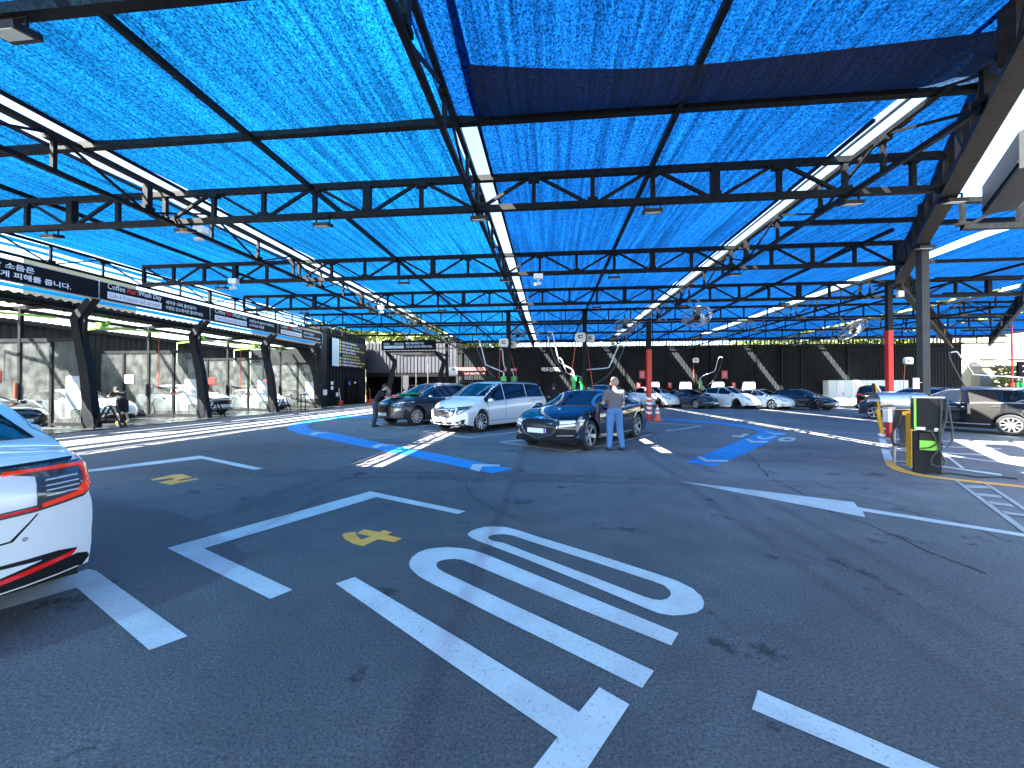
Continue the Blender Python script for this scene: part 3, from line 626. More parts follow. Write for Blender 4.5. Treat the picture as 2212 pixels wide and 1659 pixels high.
# pipes
def pipe(label, a, b, r=.05):
    mb = MB(); mb.bar(a, b, r * 2, r * 2.2); return tag(mb.build('roof_pipe', M['steel']), label, 'roof pipe', 'square roof pipes under the netting')
pipe('nearest crosswise roof pipe crossing the whole view', (-14.6, 5.42, 5.26), (5.3, 5.42, 5.26), .05)
pipe('short crosswise roof pipe between the right gap and the diagonal truss', (4.9, 9.5, 5.24), (8.1, 9.5, 5.24), .045)
pipe('crosswise roof pipe right of the diagonal truss', (8.6, 9.75, 5.24), (13.5, 9.75, 5.24), .045)
for y in (12.6, 14.6, 17, 20, 24, 28): pipe('crosswise roof pipe at %s metres out over the right area' % ('twelve', 'fourteen', 'seventeen', 'twenty', 'twenty four', 'twenty eight')[(12.6, 14.6, 17, 20, 24, 28).index(y)], (y - 1.6, y + .01, 5.2), (y + 2.2, y + .01, 5.2), .04)
for x, lb in ((-10.5, 'left'), (-4.4, 'middle left'), (1.7, 'middle right'), (8.0, 'right'), (14.1, 'outer right')):
    ys = max(-3, ystart(x)) if x < 7.8 else (10 if x < 12 else x - 1)
    pipe('lengthwise roof pipe of the %s net strip' % lb, (x, ys, netz(x) - .13), (x, 32.6 if x > -9 else 27, netz(x) - .13), .035)
for x in (-7.78, -7.0, -1.02, 4.57, 5.06):
    pipe('thin edge rail of the netting at the %s' % {-7.78: 'outer side of the left gap', -7.0: 'inner side of the left gap', -1.02: 'right side of the central gap', 4.57: 'left side of the right gap', 5.06: 'right side of the right gap'}[x], (x, 5.45 if x > -2 and x < 0 else (3 if x < 4 else 6.0), 5.29), (x, 32.6, 5.29), .022)
pipe('thin conduit inside the left sky gap', (-7.5, 2, 5.3), (-7.5, 32, 5.3), .015); pipe('thin conduit inside the right sky gap', (4.82, 5, 5.4), (4.82, 32, 5.4), .015)
# floodlights
fl0 = None
def floodlight(x, y, label):
    global fl0
    if fl0 is None:
        t = thing('floodlight', label, 'floodlight', (x, y, ZB - .05), 0, 'floodlights hanging under the trusses')
        mb = MB(); mb.box((0, 0, -.12), (.30, .2, .06), rx=R(12)); mb.build('housing', M['trim'], t)
        mb = MB(); mb.box((0, -.02, -.155), (.24, .14, .012), rx=R(12)); mb.build('lens', M['ivory'], t)
        mb = MB(); mb.bar((-.13, 0, 0), (-.13, 0, -.12), .02); mb.bar((.13, 0, 0), (.13, 0, -.12), .02); mb.bar((-.13, 0, -.005), (.13, 0, -.005), .02); mb.build('bracket', M['steel'], t)
        fl0 = t; return
    o = copy_tree(fl0); o.location = (x, y, ZB - .05); o['label'] = label
xs = [(-9.9, 'near the bays'), (-7.0, 'at the left gap'), (-4.2, 'on the left middle pipe'), (-1.25, 'at the central gap'), (1.75, 'right of the central gap'), (4.9, 'at the right gap')]
for Y, tn in ((6.92, 'second'), (11.0, 'third'), (15.02, 'fourth')):
    for x, lb in xs:
        floodlight(x, Y, 'small floodlight under the %s crosswise truss, %s' % (tn, lb))
floodlight(-4.55, 2.9, 'floodlight under the nearest truss at the top left corner')
floodlight(8.0, 9.25, 'floodlight under the diagonal truss near the grey post'); floodlight(6.5, 7.0, 'floodlight under the diagonal truss below the light box')
floodlight(8.4, 15.02, 'small floodlight under the fourth truss near the right fan')
# cctv
def cctv(p, label):
    t = thing('security_camera', label, 'security camera', p, 0, 'white security cameras under the roof')
    mb = MB(); mb.box((0, 0, 0), (.26, .16, .14)); mb.build('junction_box', M['white_plastic'], t)
    mb = MB(); mb.cyl((0, 0, -.07), (0, 0, -.17), .02); mb.cyl((-.09, -.06, -.22), (.06, .02, -.19), .045, 12); mb.build('camera_head', M['white_plastic'], t, smooth=True)
cctv(PY(504, 607, 10.9), 'white security camera under the left sky gap truss')
cctv(PY(430, 496, 8.2), 'white security camera under the left part of the second truss')
cctv(PY(1163, 597, 11), 'white security camera right of the central gap')
cctv(PY(824, 664, 15), 'white security camera on the far left gap truss')
# grey light box outside the diagonal truss
t = thing('light_box', 'large grey box sign hanging outside the diagonal truss at right', 'light box', (0, 0, 0))
q0 = Vector((6.55, 6.3, 0)); q1 = Vector((7.7, 7.95, 0)); nn = Vector((dd.y, -dd.x, 0))
mb = MB(); pts = [(0, 4.2), (0, 4.9), (.15, 5.0), (.5, 5.0), (.5, 4.2)]
mb.prism([(a, b) for a, b in ((.12, 4.62), (.12, 5.15), (.55, 5.3), (.66, 5.15), (.66, 4.75), (.5, 4.62))], q0, nn, (0, 0, 1), (q1 - q0), 1.0); mb.build('casing', M['dark_grey'], t)
mb = MB(); mb.bar(q0 + nn * .12 + Vector((0, 0, 4.72)), q1 + nn * .12 + Vector((0, 0, 4.72)), .03); mb.build('seam', M['steel'], t)

# ------------------------------------------------------------------ posts
def post(label, p, h, wdt, m, name='post'):
    t = thing(name, label, 'post', (p[0], p[1], 0), 0)
    mb = MB(); mb.box((0, 0, h / 2 + .02), (wdt, wdt, h - .04)); mb.build('shaft', m, t)
    mb = MB(); mb.box((0, 0, .012), (wdt * 2, wdt * 2, .024)); mb.build('base_plate', m, t)
    mb = MB(); mb.box((0, 0, h - .01), (wdt * 2, wdt * 2, .02)); mb.build('cap_plate', m, t)
    return t
post('thick grey steel post behind the black charger', (8.35, 9.68), 4.62, .155, M['grey_post'])
p = thing('red_white_pole', 'red pole with a white sleeve at the corner of the charging area', 'pole', (10.25, 12.98, 0))
mb = MB(); mb.box((0, 0, 3.95), (.13, .13, 1.4)); mb.build('upper_shaft', M['dark_grey'], p)
mb = MB(); mb.box((0, 0, 1.62), (.14, .14, 3.24)); mb.build('red_shaft', M['red'], p)
mb = MB(); mb.box((-.01, 0, .93), (.22, .2, .92)); mb.build('white_sleeve', M['white'], p)
mb = MB(); mb.box((0, 0, 4.66), (.5, .5, .03)); mb.build('cap_plate', M['steel'], p)
mb = MB(); mb.box((.32, 0, 4.35), (.16, .1, .18)); mb.build('junction_box', M['white_plastic'], p)
p = thing('red_pole', 'red pole with a striped foot between two traffic cones', 'pole', (4.64, 19.05, 0))
mb = MB(); mb.cyl((0, 0, 3.3), (0, 0, 4.62), .12, 16); mb.build('upper_shaft', M['steel'], p, smooth=True)
mb = MB(); mb.cyl((0, 0, .0), (0, 0, 3.3), .13, 16); mb.build('red_shaft', M['red'], p, smooth=True)
for k in range(4):
    z = .35 + k * .22
    me = MB(); n = 16
    for j in range(n + 1):
        a = 2 * math.pi * j / n; zz = z + .08 * math.sin(a)
        me.v += [Vector((.134 * math.cos(a), .134 * math.sin(a), zz)), Vector((.134 * math.cos(a), .134 * math.sin(a), zz + .11))]
        if j: k2 = 2 * j; me.f.append((k2 - 2, k2, k2 + 1, k2 - 1))
    link('white_stripe', me.mesh('white_stripe'), M['white'], p)
def cone(pt, label):
    t = thing('traffic_cone', label, 'traffic cone', (pt[0], pt[1], 0), 0, 'traffic cones at the red pole')
    mb = MB(); mb.box((0, 0, .02), (.38, .38, .04)); mb.build('base', M['orange'], t)
    mb = MB(); mb.lathe([(.15, .04), (.032, .72), (.001, .72)], n=18); mb.build('body', M['orange'], t, smooth=True)
    for z in (.32, .5):
        mb = MB(); mb.lathe([(.155 - (z - .04) * .173, z), (.155 - (z + .09 - .04) * .173, z + .09)], n=18); mb.build('stripe', M['white'], t, smooth=True)
cone((4.95, 18.8), 'orange and white traffic cone right of the red pole foot'); cone((4.22, 18.95), 'orange traffic cone left of the red pole foot, mostly hidden')
for (x, y), lb in (((-2.0, 18.95), 'black steel post with hose reels behind the white minivan'), ((1.66, 19.2), 'black steel post with hose reels behind the black sedan')):
    t = post(lb, (x, y), 5.25, .2, M['steel'], 'reel_post')
    if x < 0:
        mb = MB(); mb.bar((.1, 0, 4.2), (.8, 0, 4.75), .06); mb.bar((-.7, 0, 4.55), (.7, 0, 4.55), .06); mb.build('brace', M['steel'], t)
post('thin black post beside the mat wash stand', PY(965, 800, 24)[:2], 4.6, .16, M['steel'])
for px in (1504, 1689): post('dark wall post behind the electric cars, %s' % ('left of the second info sign' if px < 1600 else 'right of the last charger'), PY(px, 800, 37.6)[:2], 5.3, .2, M['steel'])

# hose reels
def reel(p, label, s=1.0, hose_to=None, m='ivory', rz=0):
    t = thing('hose_reel', label, 'hose reel', p, rz, 'hose reels on the posts')
    mb = MB(); mb.prism([(-.22 * s, -.2 * s), (.2 * s, -.24 * s), (.25 * s, -.1 * s), (.25 * s, .14 * s), (.18 * s, .22 * s), (-.16 * s, .22 * s), (-.25 * s, .12 * s), (-.25 * s, -.1 * s)], (0, 0, 0), (1, 0, 0), (0, 0, 1), (0, 1, 0), .22 * s)
    mb.build('casing', M[m], t)
    mb = MB(); mb.box((0, -.012, .02), (.2 * s, .02, .16 * s)); mb.build('window', M['trim'], t)
    mb = MB(); mb.box((.02, -.025, .02), (.13 * s, .01, .08 * s)); mb.build('badge', M[m], t)
    if hose_to is not None:
        q = Vector(hose_to) - Vector(p); mb = MB(); mb.tube([(-.2 * s, .1, -.2 * s), (q.x, q.y, q.z)], .018, 6); mb.build('hose', M['red_hose'], t, smooth=True)
reel(PY(1254, 728, 19.0), 'ivory hose reel left of the post behind the black sedan', 1.0, PY(1228, 850, 18.9))
reel(PY(1275, 731, 19.35), 'ivory hose reel right of the post behind the black sedan', .85, PY(1282, 845, 19.2))
reel(PY(1088, 740, 18.8), 'ivory hose reel left of the post behind the minivan', .9, PY(1078, 818, 18.8))
reel(PY(1106, 744, 19.1), 'ivory hose reel right of the post behind the minivan', .75, PY(1118, 820, 19.1))
reel(PY(1504, 778, 37.2), 'small white hose reel on the back wall above the electric cars', 1.0, PY(1499, 832, 37.2), 'white_plastic')
reel(PY(1965, 779, 30), 'small white hose reel behind the grey post at right', 1.0, PY(1951, 845, 30), 'white_plastic')
# vacuum booms: chrome tubes, green holders, black hoses
def vac(label, Y, K, boom, hose, holder):
    p0 = K(*holder, Y); t = thing('vacuum_arm', label, 'vacuum arm', (p0.x, p0.y, 0), 0, 'vacuum arms with chrome booms')
    def sm(pts):
        out = []
        for i in range(len(pts) - 1):
            a = pts[max(i - 1, 0)]; b = pts[i]; c = pts[i + 1]; d = pts[min(i + 2, len(pts) - 1)]
            for k in range(5):
                u = k / 5; out.append(.5 * ((2 * b) + (c - a) * u + (2 * a - 5 * b + 4 * c - d) * u * u + (3 * b - a - 3 * c + d) * u ** 3))
        out.append(pts[-1]); return out
    mb = MB(); mb.tube(sm([K(*q, Y) for q in boom]), .028, 8); mb.build('boom', M['boom'], t, world=True, smooth=True)
    if hose:
        mb = MB(); mb.tube(sm([K(*q, Y) for q in hose]), .035, 8); mb.build('hose', M['hose'], t, world=True, smooth=True)
    mb = MB(); mb.box(p0, (.26, .16, .22)); mb.box(p0 - Vector((0, 0, .3)), (.16, .14, .4)); mb.build('holder', M['green'], t, world=True)
    mb = MB(); mb.box((p0.x, p0.y + .05, (p0.z - .5) / 2), (.12, .12, p0.z - .5)); mb.build('stand', M['dark_grey'], t, world=True)
R4f = lambda u, v, Y: PY(1080 + u * .179, 702 + v * .179, Y)
R3f = lambda u, v, Y: PY(783 + u * .179, 702 + v * .179, Y)
R5f = lambda u, v, Y: PY(1350 + u * .2197, 648 + v * .2197, Y)
vac('chrome vacuum boom arching left of the post behind the black sedan', 18.9, R4f, [(890, 640), (888, 570), (860, 530), (735, 462), (705, 410), (640, 120), (612, 84), (582, 95)], [(580, 100), (600, 240), (690, 460), (840, 700), (960, 775)], (890, 650))
vac('chrome vacuum boom with long arm right of the post behind the black sedan', 19.5, R4f, [(1022, 640), (1025, 560), (1060, 538), (1290, 518), (1330, 480), (1425, 268), (1460, 243), (1500, 265)], [(1500, 270), (1430, 430), (1300, 610), (1150, 710), (1040, 745)], (1015, 650))
vac('lower chrome vacuum boom close to the middle post', 19.9, R4f, [(1000, 660), (970, 625), (820, 585), (790, 540), (755, 440), (730, 404), (705, 408)], None, (990, 670))
vac('chrome vacuum boom rising left above the white minivan roof', 18.6, R3f, [(1705, 650), (1705, 590), (1680, 560), (1500, 485), (1478, 440), (1420, 215), (1390, 178), (1350, 182)], [(1350, 185), (1400, 330), (1480, 500), (1600, 640)], (1705, 650))
vac('short chrome vacuum boom right of the minivan post', 19.2, R3f, [(1825, 650), (1822, 600), (1800, 550), (1730, 520), (1705, 470), (1690, 310), (1668, 288), (1655, 300)], None, (1825, 650))
vac('chrome vacuum boom against the back wall between two electric cars', 34, R5f, [(740, 800), (742, 770), (780, 740), (870, 705), (890, 680), (915, 590), (935, 560), (960, 565)], [(962, 568), (925, 690), (870, 790), (800, 850)], (740, 810))
t = vac('chrome vacuum boom over the black suv at the right edge', 19, lambda u, v, Y: PY(1971 + u * .179 * 1.0, 621 + v * .179, Y), [(1340, 1150), (1340, 1110), (1300, 1085), (760, 1050), (720, 1020), (560, 800), (520, 775), (465, 785)], [(440, 780), (470, 900), (640, 1220)], (1330, 1180))
# fans
def fan(p, dia, label, tx, ty):
    t = thing('hanging_fan', label, 'fan', p, 0, 'large wall fans hanging under the roof')
    t.rotation_euler = (tx, ty, 0); r = dia / 2
    mb = MB(); mb.tube([(r * math.cos(a * math.pi / 16), r * math.sin(a * math.pi / 16), 0) for a in range(33)], .022, 6); mb.build('guard_ring', M['galv'], t, smooth=True)
    mb = MB()
    for k in range(24):
        a = k * math.pi / 12; mb.bar((.1 * math.cos(a), .1 * math.sin(a), -.07), (r * math.cos(a), r * math.sin(a), 0), .006)
    for rr in (.33, .6, .85): mb.tube([(r * rr * math.cos(a * math.pi / 12), r * rr * math.sin(a * math.pi / 12), -.07 * (1 - rr)) for a in range(25)], .004, 4)
    mb.build('guard_wires', M['galv'], t)
    for k in range(3):
        a = k * 2 * math.pi / 3 + .4; mb = MB(); u = Vector((math.cos(a), math.sin(a), 0)); v = Vector((-math.sin(a), math.cos(a), 0))
        mb.add([u * .08 - v * .06 + Vector((0, 0, .03)), u * .08 + v * .06 + Vector((0, 0, -.01)), u * r * .88 + v * .17 + Vector((0, 0, -.03)), u * r * .9 - v * .1 + Vector((0, 0, .05))], [(0, 1, 2, 3)]); mb.build('blade', M['alu'], t)
    mb = MB(); mb.cyl((0, 0, -.08), (0, 0, .25), .11, 14); mb.build('motor', M['dark_grey'], t, smooth=True)
    mb = MB(); mb.bar((0, 0, .2), (0, 0, .75), .04); mb.build('drop_rod', M['steel'], t)
fan(PY(1506, 684, 15), 1.0, 'round guarded fan under the roof right of the red pole', R(-38), R(4))
fan(PY(1350, 705, 18.6), 1.0, 'round guarded fan under the roof left of the red pole', R(-32), R(6))
fan(PY(1843, 712, 16.8), 1.05, 'round guarded fan near the red and white pole', R(-38), R(-18))
fan(PY(1118, 724, 22), .95, 'small distant round fan above the minivan post', R(-35), R(-14))

# ------------------------------------------------------------------ back wall
def corrugated(p0, p1, z0, z1, m, pitch=.25, depth=.05, name='wall', label='', parent=None, jag=0.0):
    p0, p1 = Vector((p0[0], p0[1], 0)), Vector((p1[0], p1[1], 0)); d = p1 - p0; L_ = d.length; d.normalize(); nn = Vector((d.y, -d.x, 0))
    mb = MB(); n = int(L_ / pitch); pr = []
    for i in range(n):
        s = i * pitch
        pr += [(s, 0), (s + pitch * .45, 0), (s + pitch * .55, depth), (s + pitch * .95, depth)]
    pr.append((n * pitch, 0))
    for i, (s, o_) in enumerate(pr):
        q = p0 + d * s + nn * o_; zz = z1 + (jag if o_ > 0 else 0)
        mb.v += [Vector((q.x, q.y, z0)), Vector((q.x, q.y, zz))]
        if i: k = 2 * i; mb.f.append((k - 2, k, k + 1, k - 1))
    o = link(name, mb.mesh(name), m, parent)
    return o
wl = thing('back_wall', 'long black corrugated steel wall behind the parked electric cars', 'wall', (0, 38, 0))
o = corrugated((-9.2, 38), (36, 38), 0, 5.42, M['dark_corr'], .25, .05, 'wall_cladding'); o.parent = wl; o.matrix_parent_inverse = rootmat(wl).inverted()
mb = MB(); mb.box((13.4, 37.9, 5.0), (45, .1, .08)); mb.box((13.4, 37.9, 5.3), (45, .06, .06)); mb.build('top_rail', M['steel'], wl, world=True)
mb = MB()
for i in range(150):
    x = -9 + i * .3; mb.bar((x, 38.02, 5.42), (x, 38.02, 5.85), .05 + .03 * rnd.random())
o = mb.build('comb_bars', M['steel'], wl, world=True); o['kind'] = 'stuff'
for i in range(11):
    barobj('wall_rib', (-8.6 + i * 3.9, 37.86, 0), (-8.6 + i * 3.9, 37.86, 5.4), .12, .1, M['steel'], wl)
# things on the wall
def plate(name, label, cat, px0, py0, px1, py1, Y, m, th=.04, txts=(), group=None):
    a = PY(px0, py1, Y); b = PY(px1, py0, Y); t = thing(name, label, cat, (a.x, Y, a.z), 0, group)
    wv = b.x - a.x; hv = b.z - a.z
    mb = MB(); mb.box((wv / 2, th / 2, hv / 2), (wv, th, hv)); mb.build('panel', m, t)
    for s, u0, v0, u1, v1, tm, *bd in txts:
        text('lettering', s, M[tm], t, (wv * u0, -.001, hv * v0), (1, 0, 0), (0, 0, 1), wv * (u1 - u0), hv * (v1 - v0), world=False, lift=.006, bold=(bd[0] if bd else .01))
    return t, wv, hv
plate('wall_sign', 'black wall sign with white Korean lettering for the mat drying stand', 'sign', 1166, 791, 1214, 805, 37.8, M['black_sign'], .05, [('매트건조대', .08, .18, .94, .85, 'txt_white', .02)])
plate('wall_sign', 'red sign with white Korean lettering for waste sorting', 'sign', 1088, 795, 1117, 802.5, 32, M['sign_red'], .05, [('분리수거', .08, .12, .92, .88, 'txt_white', .02)])
for px, lb in ((1381, 'upper red notice board on the wall left of the first electric car'), (1559, 'upper red notice board on the wall above the third electric car')):
    t, wv, hv = plate('notice_board', lb, 'notice board', px, 800, px + 13, 818, 37.8, M['sign_red'], .05, [('INFO', .3, .84, .7, .94, 'txt_white')] if 0 else [])
    for k in range(7):
        mb = MB(); mb.box((wv * .5, -.004, hv * (.2 + k * .1)), (wv * (.7 - .1 * (k % 2)), .004, .02)); mb.build('text_line', M['txt_white'], t)
for px, py in ((1376, 826), (1443, 826), (1581, 826)):
    lb = {1376: 'small red plate with a white T left of the red pole', 1443: 'small red plate with a white T left of the second charger', 1581: 'small red plate with a white T left of the last charger'}[px]
    plate('bay_plate', lb, 'sign', px, py, px + 8, py + 12, 36.6, M['sign_red'], .04, [('T', .25, .35, .75, .75, 'txt_white', .01)], 'red bay plates behind the electric cars')
def charger(px, label):
    a = PY(px, 824.5, 36); t = thing('charging_station', label, 'car charger', (a.x, 36, 0), 0, 'white car chargers along the back wall')
    wv = .93
    mb = MB(); mb.prism([(0, 0), (wv, 0), (wv, 1.98), (wv - .06, 2.06), (.06, 2.06), (0, 1.98)], (0, 0, 0), (1, 0, 0), (0, 0, 1), (0, 1, 0), .3); mb.build('housing', M['white_plastic'], t)
    mb = MB(); mb.prism([(.25, .3), (wv - .25, .3), (wv - .25, 1.25), (wv - .3, 1.3), (.3, 1.3), (.25, 1.25)], (0, -.01, 0), (1, 0, 0), (0, 0, 1), (0, 1, 0), .02); mb.build('recess', M['trim'], t)
    text('lettering', 'TESLA', M['txt_red'], t, (.2, -.002, 1.55), (1, 0, 0), (0, 0, 1), .55, .14, world=False, bold=.01)
    mb = MB(); mb.tube([(.8, -.02, 1.3), (.9, -.25, .8), (.7, -.3, .3), (.5, -.05, .6)], .02, 6); mb.build('cable', M['rubber'], t, smooth=True)
for px, lb in ((1401, 'white car charger behind the first white electric car'), (1470, 'white car charger behind the dark grey electric car'), (1540, 'white car charger behind the black wheeled white electric car'), (1607, 'white car charger behind the low white electric sedan')): charger(px, lb)
# lockers
t = thing('storage_locker', 'row of pale green white storage cabinets at the foot of the back wall', 'locker', (24.3, 37.0, 0))
mb = MB(); mb.box((3.2, .35, 1.12), (6.4, .7, 2.1)); mb.build('cabinet', M['locker'], t)
mb = MB(); mb.box((3.2, .35, .04), (6.5, .8, .08)); mb.build('plinth', M['concrete'], t)
for k in range(5):
    mb = MB(); mb.box((.95 + k * 1.28, -.02, 1.12), (.62, .04, 1.95)); d = mb.build('door', M['white'], t)
    mb = MB(); mb.box((1.17 + k * 1.28, -.055, 1.0), (.05, .03, .22)); mb.build('handle', M['trim'], d)
    mb = MB(); mb.cyl((.85 + k * 1.28, -.045, 1.95), (.85 + k * 1.28, -.075, 1.95), .06, 12); mb.build('vent', M['alu'], d)
def hoop(x, y, label):
    t = thing('bike_rack', label, 'bike rack', (x, y, 0), 0, 'steel hoops'); mb = MB()
    mb.tube([(-.45, 0, 0), (-.45, 0, .6), (-.4, 0, .72), (-.3, 0, .78), (.3, 0, .78), (.4, 0, .72), (.45, 0, .6), (.45, 0, 0)], .035, 8); mb.build('hoop', M['alu'], t, smooth=True)
hoop(25.9, 36.2, 'steel hoop barrier in front of the pale cabinets')

# grey corrugated shed at far left and container with menu board
sh = thing('corrugated_shed', 'grey corrugated shed with a wide black opening at the back left', 'building', (-18, 38.3, 0))
def into(o, p): o.parent = p; o.matrix_parent_inverse = rootmat(p).inverted(); return o
into(corrugated((-18.6, 38.3), (-9.0, 38.3), 3.0, 6.0, M['grey_corr'], .36, .08, 'cladding', jag=.06), sh)
mb = MB(); mb.box((-13.8, 38.35, 2.85), (9.6, .12, .45)); mb.build('lintel', M['black'], sh, world=True)
mb = MB(); mb.box((-13.8, 41.5, 2.9), (9.8, .1, 5.8)); mb.box((-18.6, 40, 2.9), (.1, 3, 5.8)); mb.box((-9.1, 40, 2.9), (.1, 3, 5.8)); mb.box((-13.8, 40, 5.85), (9.6, 3.0, .08)); mb.build('interior', M['black'], sh, world=True)
mb = MB(); mb.box((-14.4, 38.3, 1.4), (.6, .14, 2.7)); mb.build('pier', M['grey_corr'], sh, world=True)
ct = thing('container_building', 'black container building carrying the large price board', 'building', (-18.3, 33, 0))
into(corrugated((-18.3, 29.4), (-18.3, 37.6), 0, 6.5, M['dark_corr'], .5, .12, 'cladding'), ct)
mb = MB(); mb.box((-20.7, 33.5, 3.2), (4.5, 8, 6.4)); mb.build('core', M['black'], ct, world=True)
mb = MB(); mb.box((-18.3, 29.6, 3.2), (.9, .8, 6.4)); mb.build('corner_pier', M['dark_grey'], ct, world=True)
mb = MB(); mb.box((-18.05, 34.55, 1.2), (.1, 2.2, 2.35)); d = mb.build('door', M['black'], ct, world=True)
mb = MB(); mb.box((-17.96, 34.6, 1.1), (.05, .04, .6)); mb.build('handle', M['dark_grey'], d, world=True)
mb = MB(); mb.cyl((-17.99, 33.9, 1.9), (-17.97, 33.9, 1.9), .18, 20); mb.build('round_sticker', M['sticker_blue'], d, world=True)
mb = MB(); mb.box((-17.98, 34.9, 2.0), (.02, .3, .13)); mb.build('small_plate', M['white'], d, world=True)
for k, (y, z, s) in enumerate(((30.9, 1.9, .35), (30.9, 1.5, .35), (31.7, .95, .4), (29.75, 1.15, .55))):
    mb = MB(); mb.box((-17.9 if k < 3 else -17.82, y, z), (.02, s, s * .8)); mb.build('paper_notice', M['white'], ct, world=True)
# menu board
bd = thing('price_board', 'large dark board with numbered white and yellow lines and a pale blue side band', 'sign board', (-17.9, 34, 3.3))
mb = MB(); mb.box((-17.98, 33.95, 4.5), (.12, 6.1, 2.35)); mb.build('panel', M['dark_grey'], bd, world=True)
mb = MB(); mb.box((-17.91, 31.45, 4.5), (.02, 1.05, 2.33)); mb.build('side_band', M['pale_blue'], bd, world=True)
rows = [('세차장 이용시 주의사항입니다', 2.6, '', 0), ('매트는 건조 후', 1.7, '사용해 주세요', 1.3), ('세차가 끝난 후 다음분을 위해', 2.3, '자리를 비워 주세요', 1.7), ('에어건을 사용 해주세요', 2.4, '', 0), ('', 0, '사용시간을 지켜 주시기 바랍니다', 3.0), ('카드결제 시용 가능', 1.6, '현금 충전 가능', 1.6), ('고압수는 문의후 이용', 2.9, '해주시기 바랍니다', 1.3), ('분실물은 책임지지 않습니다', 2.8, '감사합니다', .8)]
for k, (a, wa, b, wb) in enumerate(rows):
    z = 5.36 - k * .275; y = 32.35
    if k != 4:
        mb = MB(); mb.cyl((-17.92, 32.2, z + .08), (-17.905, 32.2, z + .08), .1, 14); mb.build('bullet', M['txt_yellow'], bd, world=True)
    if a: text('lettering', a, M['txt_white'], bd, (-17.91, y + .12, z), (0, 1, 0), (0, 0, 1), wa, .17, bold=.015)
    if b: text('lettering', b, M['txt_yellow'], bd, (-17.91, y + .2 + (wa), z), (0, 1, 0), (0, 0, 1), wb, .16, bold=.015)
for k, ch in enumerate('이용안내사항'):
    text('lettering', ch, M['txt_yellow'], bd, (-17.89, 31.25, 5.2 - k * .33), (0, 1, 0), (0, 0, 1), .42, .25, bold=.01)

# ------------------------------------------------------------------ wash bays
BY = [8.3, 13.2, 18.06, 22.97, 27.8]
def kink_post(x, y, label, s=1.0, flip=1, group='kinked bay posts'):
    t = thing('kinked_post', label, 'post', (x, y, 0), 0, group)
    mb = MB(); P_ = [(.15, 0), (-.30, 0), (-.50, 2.0), (-.92, 4.0), (-.92, 4.2), (-.12, 5.0), (.15, 5.0), (-.38, 4.3), (-.60, 4.05), (-.60, 3.95), (-.18, 2.3)]
    mb.prism([(a * flip * s, b * s) for a, b in P_], (0, -.13 * s, 0), (1, 0, 0), (0, 0, 1), (0, 1, 0), .26 * s); mb.build('leg', M['bay_post'], t)
    return t
for k, y in enumerate(BY):
    kink_post(-17.0, y, 'charcoal kinked wash bay post %s' % ('outside the left edge of the view', 'beside the man in black shorts', 'left of the white suv nose', 'left of the white sedan nose', 'beside the container building')[k])
# fascia signs
SG = [(8.3, 13.2, 'leftmost black bay sign, two lines of white Korean lettering only'), (13.2, 18.06, 'second black bay sign, above the man leaning on the white car'), (18.06, 22.97, 'third black bay sign, above the white suv'), (22.97, 27.8, 'fourth black bay sign, next to the container building')]
msg = ['과도한 소음은\n다른 이용자들에게 피해를 줍니다.', '세차장 내에 흡연금지!\n지정된 장소에서만 즐겨주세요.', '쓰레기는 꼭! 분리수거 해주세요.\nCCTV녹화 작동중', '세차장 주위 흡연금지\nWash Day를 이용해주셔서 감사합니다.']
def brand(t, o, r, s, rest='Rar', red='txt_red'):
    """shop name, name in three colours over a white strip with small grey letters"""
    o, r = Vector(o), Vector(r); up = Vector((0, 0, 1))
    text('lettering', 'Coffee', M['txt_white'], t, o + up * .33 * s, r, up, .56 * s, .2 * s, bold=.0)
    text('lettering', rest, M[red], t, o + r * .63 * s + up * .33 * s, r, up, .32 * s, .19 * s, bold=.02)
    text('lettering', ':Wash Day', M['txt_white'], t, o + r * .98 * s + up * .28 * s, r, up, .9 * s, .24 * s, bold=.01)
    mb = MB(); nn = r.cross(up); c = o + r * .94 * s + up * .12 * s + nn * .004
    mb.bar(c - r * .94 * s, c + r * .94 * s, .004, .24 * s); mb.build('white_strip', M['white'], t, world=True)
    text('lettering', 'Cafe & Premium Self car wash', M['txt_grey'], t, o + r * .06 * s + up * .05 * s + nn * .006, r, up, 1.76 * s, .15 * s)
for k, (ya, yb, lb) in enumerate(SG):
    t = thing('fascia_sign', lb, 'sign', (-16.9, ya, 4.9), 0, 'black fascia signs of the wash bays')
    mb = MB(); mb.box((-16.98, (ya + yb) / 2, 5.19), (.16, yb - ya - .03, .66)); mb.build('panel', M['black_sign'], t, world=True)
    for z in (4.85, 5.53):
        mb = MB(); mb.box((-16.9, (ya + yb) / 2, z), (.05, yb - ya - .02, .025)); mb.build('edge_trim', M['galv'], t, world=True)
    barobj('joint', (-16.88, yb, 4.86), (-16.88, yb, 5.52), .03, .03, M['galv'], t)
    X = -16.895
    l1, l2 = msg[k].split('\n')
    if k == 0:
        text('lettering', l1, M['txt_white'], t, (X, ya + 1.55, 5.24), (0, 1, 0), (0, 0, 1), 1.5, .2, bold=.02)
        text('lettering', l2, M['txt_white'], t, (X, ya + .55, 4.97), (0, 1, 0), (0, 0, 1), 3.5, .2, bold=.02)
    else:
        brand(t, (X, ya + .3, 4.94), (0, 1, 0), 1.12)
        w1, w2 = ((1.5, 1.9), (2.0, 1.15), (1.2, 2.0))[k - 1]
        text('lettering', l1, M['txt_white'], t, (X, ya + 2.6, 5.22), (0, 1, 0), (0, 0, 1), w1, .17, bold=.015)
        text('lettering', l2, M['txt_white'], t, (X, ya + 2.6, 4.98), (0, 1, 0), (0, 0, 1), w2, .17, bold=.015)
